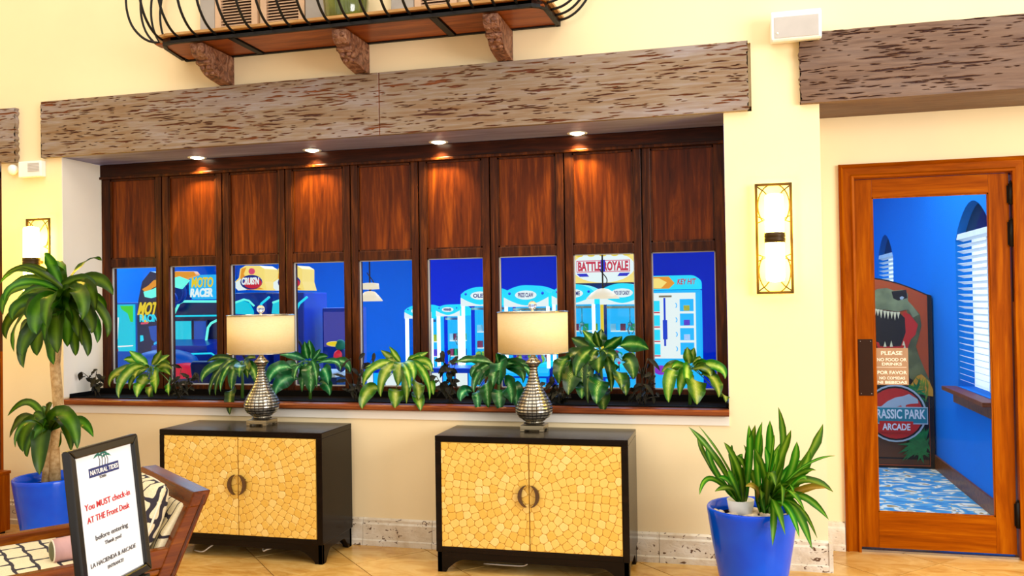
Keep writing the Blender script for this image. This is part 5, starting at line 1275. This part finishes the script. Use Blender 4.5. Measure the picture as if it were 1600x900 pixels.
# ------------------------------------------------------------------ patterned bench
O = Vector((-2.7456, -2.0658, 0)); bx_ = Vector((.6, .8, 0)); by_ = Vector((-.8, .6, 0))
MBN = Matrix.Identity(4)
for i in range(3): MBN[i][0] = bx_[i]; MBN[i][1] = by_[i]; MBN[i][2] = (0, 0, 1)[i]; MBN[i][3] = O[i]
bn = thing('upholstered_bench', 'wooden bench with slanted arms and trellis-patterned upholstery', 'bench', tuple(O), math.atan2(.8, .6))
def bo(name, mb, mat, bevel=.004, parent=None, **k): return obj(name, mb, mat, parent or bn, local=True, bevel=bevel, **k)
HW = .357
for s_ in (-1, 1):
    y0, y1 = (-HW, -HW+.05) if s_ < 0 else (HW-.05, HW)
    bo('seat_rail', MB().box(-.55, .56, y0, y1, .425, .50).box(-.55, .56, y0+.006, y1-.006, .40, .425), M_BENCH, .008)
    bo('lower_rail', MB().box(-.52, .50, y0+.012, y1-.012, .33, .395), M_BENCH, .004)
for e in (1, -1):
    SL = .44; X = lambda z, o=0: e*(.39+SL*z-o)
    for y0, y1 in ((-HW-.004, -HW+.052), (HW-.052, HW+.004)):
        bo('arm_post', MB().prism([(X(0), 0), (X(.70), .70), (X(.70, .062), .70), (X(.5, .075), .5), (X(.3, .07), .3), (X(0, .045), 0)], y0, y1), M_BENCH, .005)
        yo = y0-.004 if y0 < 0 else y1
        bo('post_bead', MB().prism([(X(.35, .012), .35), (X(.69, .012), .69), (X(.69, .022), .69), (X(.35, .022), .35)], yo, yo+.004), M_WOODFRAME, 0)
    bo('arm_top', MB().prism([(X(.70, -.004), .705), (X(.70, .066), .705), (X(.645, .066), .645), (X(.645, -.004), .645)], -HW-.006, HW+.006), M_BENCHY, .006)
    fp = bo('arm_upholstery', MB().prism([(X(.66, .075), .655), (X(.66, .02), .655), (X(.42, .02), .42), (X(.42, .105), .42), (X(.55, .10), .55)], -HW+.052, HW-.052), M_TREL_YZ, .012)
    bo('arm_back', MB().prism([(X(.65, .018), .65), (X(.65, .008), .65), (X(.36, .008), .36), (X(.36, .018), .36)], -HW+.05, HW-.05), M_BENCHY, 0)
    bo('cross_rail', MB().box(min(X(.33, .03), X(.33, .06)), max(X(.33, .03), X(.33, .06)), -HW+.05, HW-.05, .33, .42), M_BENCHY, .003)
def puff(x0, x1, y0, y1, z0, z1, nx=14, ny=14, p=.35):
    m = MB(); vs = []; 
    for sgn in (1, -1):
        for i in range(nx+1):
            for j in range(ny+1):
                u, v = 2*i/nx-1, 2*j/ny-1; b = ((1-u*u)*(1-v*v))**p
                vs.append(((x0+x1)/2+u*(x1-x0)/2, (y0+y1)/2+v*(y1-y0)/2, (z0+z1)/2+sgn*(z1-z0)/2*b))
    n1 = (nx+1)*(ny+1); fs = []
    for i in range(nx):
        for j in range(ny):
            a = i*(ny+1)+j; fs.append((a, a+ny+1, a+ny+2, a+1)); fs.append((a+n1, a+n1+1, a+n1+ny+2, a+n1+ny+1))
    return m.add(vs, fs, True)
bo('seat_cushion', puff(-.56, .53, -HW+.05, HW-.05, .36, .478, 20, 12, .12), M_TREL_XY, 0)
# loose pillow leaning on the right arm: modelled upright in its own frame
pm_ = Matrix.Translation(O) @ Matrix.Rotation(math.atan2(.8, .6), 4, 'Z') @ Matrix.Translation(Vector((.490, -.135, .605))) @ Matrix.Rotation(math.radians(22), 4, 'Y')
pw = thing('throw_pillow', 'plump trellis-patterned pillow leaning on the bench arm', 'pillow', (0, 0, 0), 0, None, pm_)
mbp = puff(-.145, .145, -.175, .175, -.075, .075, 16, 16, .42); mbp.v = [(v[2], v[1], v[0]) for v in mbp.v]
obj('pillow_cover', mbp, M_TREL_P, pw, local=True)
pp_ = MB(); pts = []
for k in range(40):
    a = 2*PI*k/40; c_, s__ = math.cos(a), math.sin(a); m_ = max(abs(c_), abs(s__))**.85; pts.append((0, .173*c_/m_, .143*s__/m_))
obj('piping', pp_.tube(pts, .005, 6, closed=True), M_PIPING, pw, local=True)
# bolster lying on the seat
bl = thing('bolster', 'pink bolster with olive end lying on the bench seat', 'pillow', (0, 0, 0), 0, None, Matrix.Translation(O+bx_*.27+by_*-.13+Vector((0, 0, .512))) @ Matrix.Rotation(math.atan2(.8, .6)+.05, 4, 'Z') @ Matrix.Diagonal((.54, 1, 1, 1)))
obj('roll', MB().tube([(-.19, 0, 0), (-.185, 0, 0), (0, 0, 0), (.17, 0, 0), (.175, 0, 0)], [.040, .046, .048, .046, .034], 24), M_PINK, bl, local=True)
obj('end_cap', MB().tube([(-.196, 0, 0), (-.188, 0, 0)], [.032, .038], 24), M_OLIVEF, bl, local=True, label='olive end cap')
obj('piping', MB().tube([(-.188, .041*math.cos(2*PI*k/24), .041*math.sin(2*PI*k/24)) for k in range(24)], .005, 6, closed=True), M_PIPING, bl, local=True)

# ------------------------------------------------------------------ framed check-in sign on a stand
TL = Vector((-1.479, -3.117, 1.118)); yaw = 1.671; lean = .11; W, H = .27, .354
r = Vector((math.cos(yaw), math.sin(yaw), 0)); n = Vector((math.sin(yaw), -math.cos(yaw), 0)); up = Vector((0, 0, math.cos(lean)))-n*math.sin(lean); nn = r.cross(up)
MS = Matrix.Identity(4); Cc = TL+r*(W/2)-up*(H/2)
for i in range(3): MS[i][0] = r[i]; MS[i][1] = up[i]; MS[i][2] = nn[i]; MS[i][3] = Cc[i]
sg = thing('check_in_sign', 'black-framed white check-in notice on a stand in the foreground', 'sign', (0, 0, 0), 0, None, MS)
def so(name, mb, mat, bevel=0, **k): return obj(name, mb, mat, sg, local=True, bevel=bevel, **k)
fwid = .022; M_FRAME = plain('black_satin_frame', '#17120E', .22)
for pts in ([(-W/2, -H/2), (W/2, -H/2), (W/2-fwid, -H/2+fwid), (-W/2+fwid, -H/2+fwid)], [(W/2, -H/2), (W/2, H/2), (W/2-fwid, H/2-fwid), (W/2-fwid, -H/2+fwid)],
            [(W/2, H/2), (-W/2, H/2), (-W/2+fwid, H/2-fwid), (W/2-fwid, H/2-fwid)], [(-W/2, H/2), (-W/2, -H/2), (-W/2+fwid, -H/2+fwid), (-W/2+fwid, H/2-fwid)]):
    so('frame_side', MB().prism(pts, -.012, .010, 'z'), M_FRAME, .004)
so('paper', MB().box(-W/2+fwid-.002, W/2-fwid+.002, -H/2+fwid-.002, H/2-fwid+.002, -.002, .0), plain('white_paper', '#E9EAEC', .5, var=.01))
so('back_panel', MB().box(-W/2+.004, W/2-.004, -H/2+.004, H/2-.004, -.013, -.003), M_BLACK)
def st_text(s, size, y, mat, w_, x=0): return text('lettering', s, size, mat, sg, Cc+r*x+up*y+nn*.0012, r, up, width=w_, extrude=.0003, bold=.0002)
def P2(u, v):     # pixel on the sheet -> sheet coordinates
    d = ray(u, v); k = (Cc-CAMP).dot(nn)/d.dot(nn); q = CAMP+d*k-Cc; return q.dot(r), q.dot(up)
bcx, bcy = P2(162.5, 733)
so('logo_banner', MB().box(bcx-.058, bcx+.058, bcy-.011, bcy+.011, 0, .0008), M_NAVYINK)
st_text('NATURAL TIDES', .0155, bcy, M_WHITE, .108, bcx)
tx, ty = P2(160, 744); st_text('TOWN', .009, ty, M_GREYINK, .026, tx)
pl_ = MB(); fr_ = MB()
for k, (ox, hh_) in enumerate(((-.016, .026), (-.006, .032), (.005, .028), (.015, .022))):
    pl_.tube([(bcx+ox, bcy+.011, .0008), (bcx+ox+.003, bcy+.011+hh_*.5, .0008), (bcx+ox-.002, bcy+.011+hh_, .0008)], .0009, 4)
    for a in range(6):
        an = .2+a*.55; e_ = Vector((math.cos(an)*.020, math.sin(an)*.010-.004, 0)); c0 = Vector((bcx+ox-.002, bcy+.011+hh_, .0006)); pn = Vector((-e_.y, e_.x, 0)).normalized()*.002
        fr_.prism([((c0).x, c0.y), ((c0+e_*.5+pn).x, (c0+e_*.5+pn).y), ((c0+e_).x, (c0+e_).y-.003), ((c0+e_*.5-pn).x, (c0+e_*.5-pn).y)], .0, .0009, 'z')
so('logo_palm_trunk', pl_, M_GREYINK); so('logo_palm_crown', fr_, M_TEALINK)
for s_, size, (u, v), mat, w_ in (('You MUST check-in', .021, (168.5, 781), M_REDINK, .178), ('AT THE Front Desk', .021, (170, 801), M_REDINK, .166), ('before entering', .0165, (175, 831), M_GREYINK, .128), ('Thank you!', .0125, (176.5, 843), M_GREYINK, .066), ('LA HACIENDA & ARCADE', .0145, (178, 868), M_GREYINK, .178), ('ENTRANCE!', .011, (180.5, 880), M_GREYINK, .062)):
    x_, y_ = P2(u, v); st_text(s_, size, y_, mat, w_, x_)
base = Cc-up*(H/2)
psn = sg
obj('sign_ledge', MB().box(-W/2+.03, W/2-.03, -H/2-.008, -H/2-.001, -.02, .02), M_BLACK, sg, local=True)
obj('pole', MB().tube([Vector((base.x, base.y, .02)), Vector((base.x, base.y, base.z-.004))], .011, 14), M_BLACK, sg)
obj('round_base', MB().lathe([(.001, 0), (.15, 0), (.15, .010), (.03, .022), (.001, .024)], (base.x, base.y, 0), 40), M_BLACK, sg)
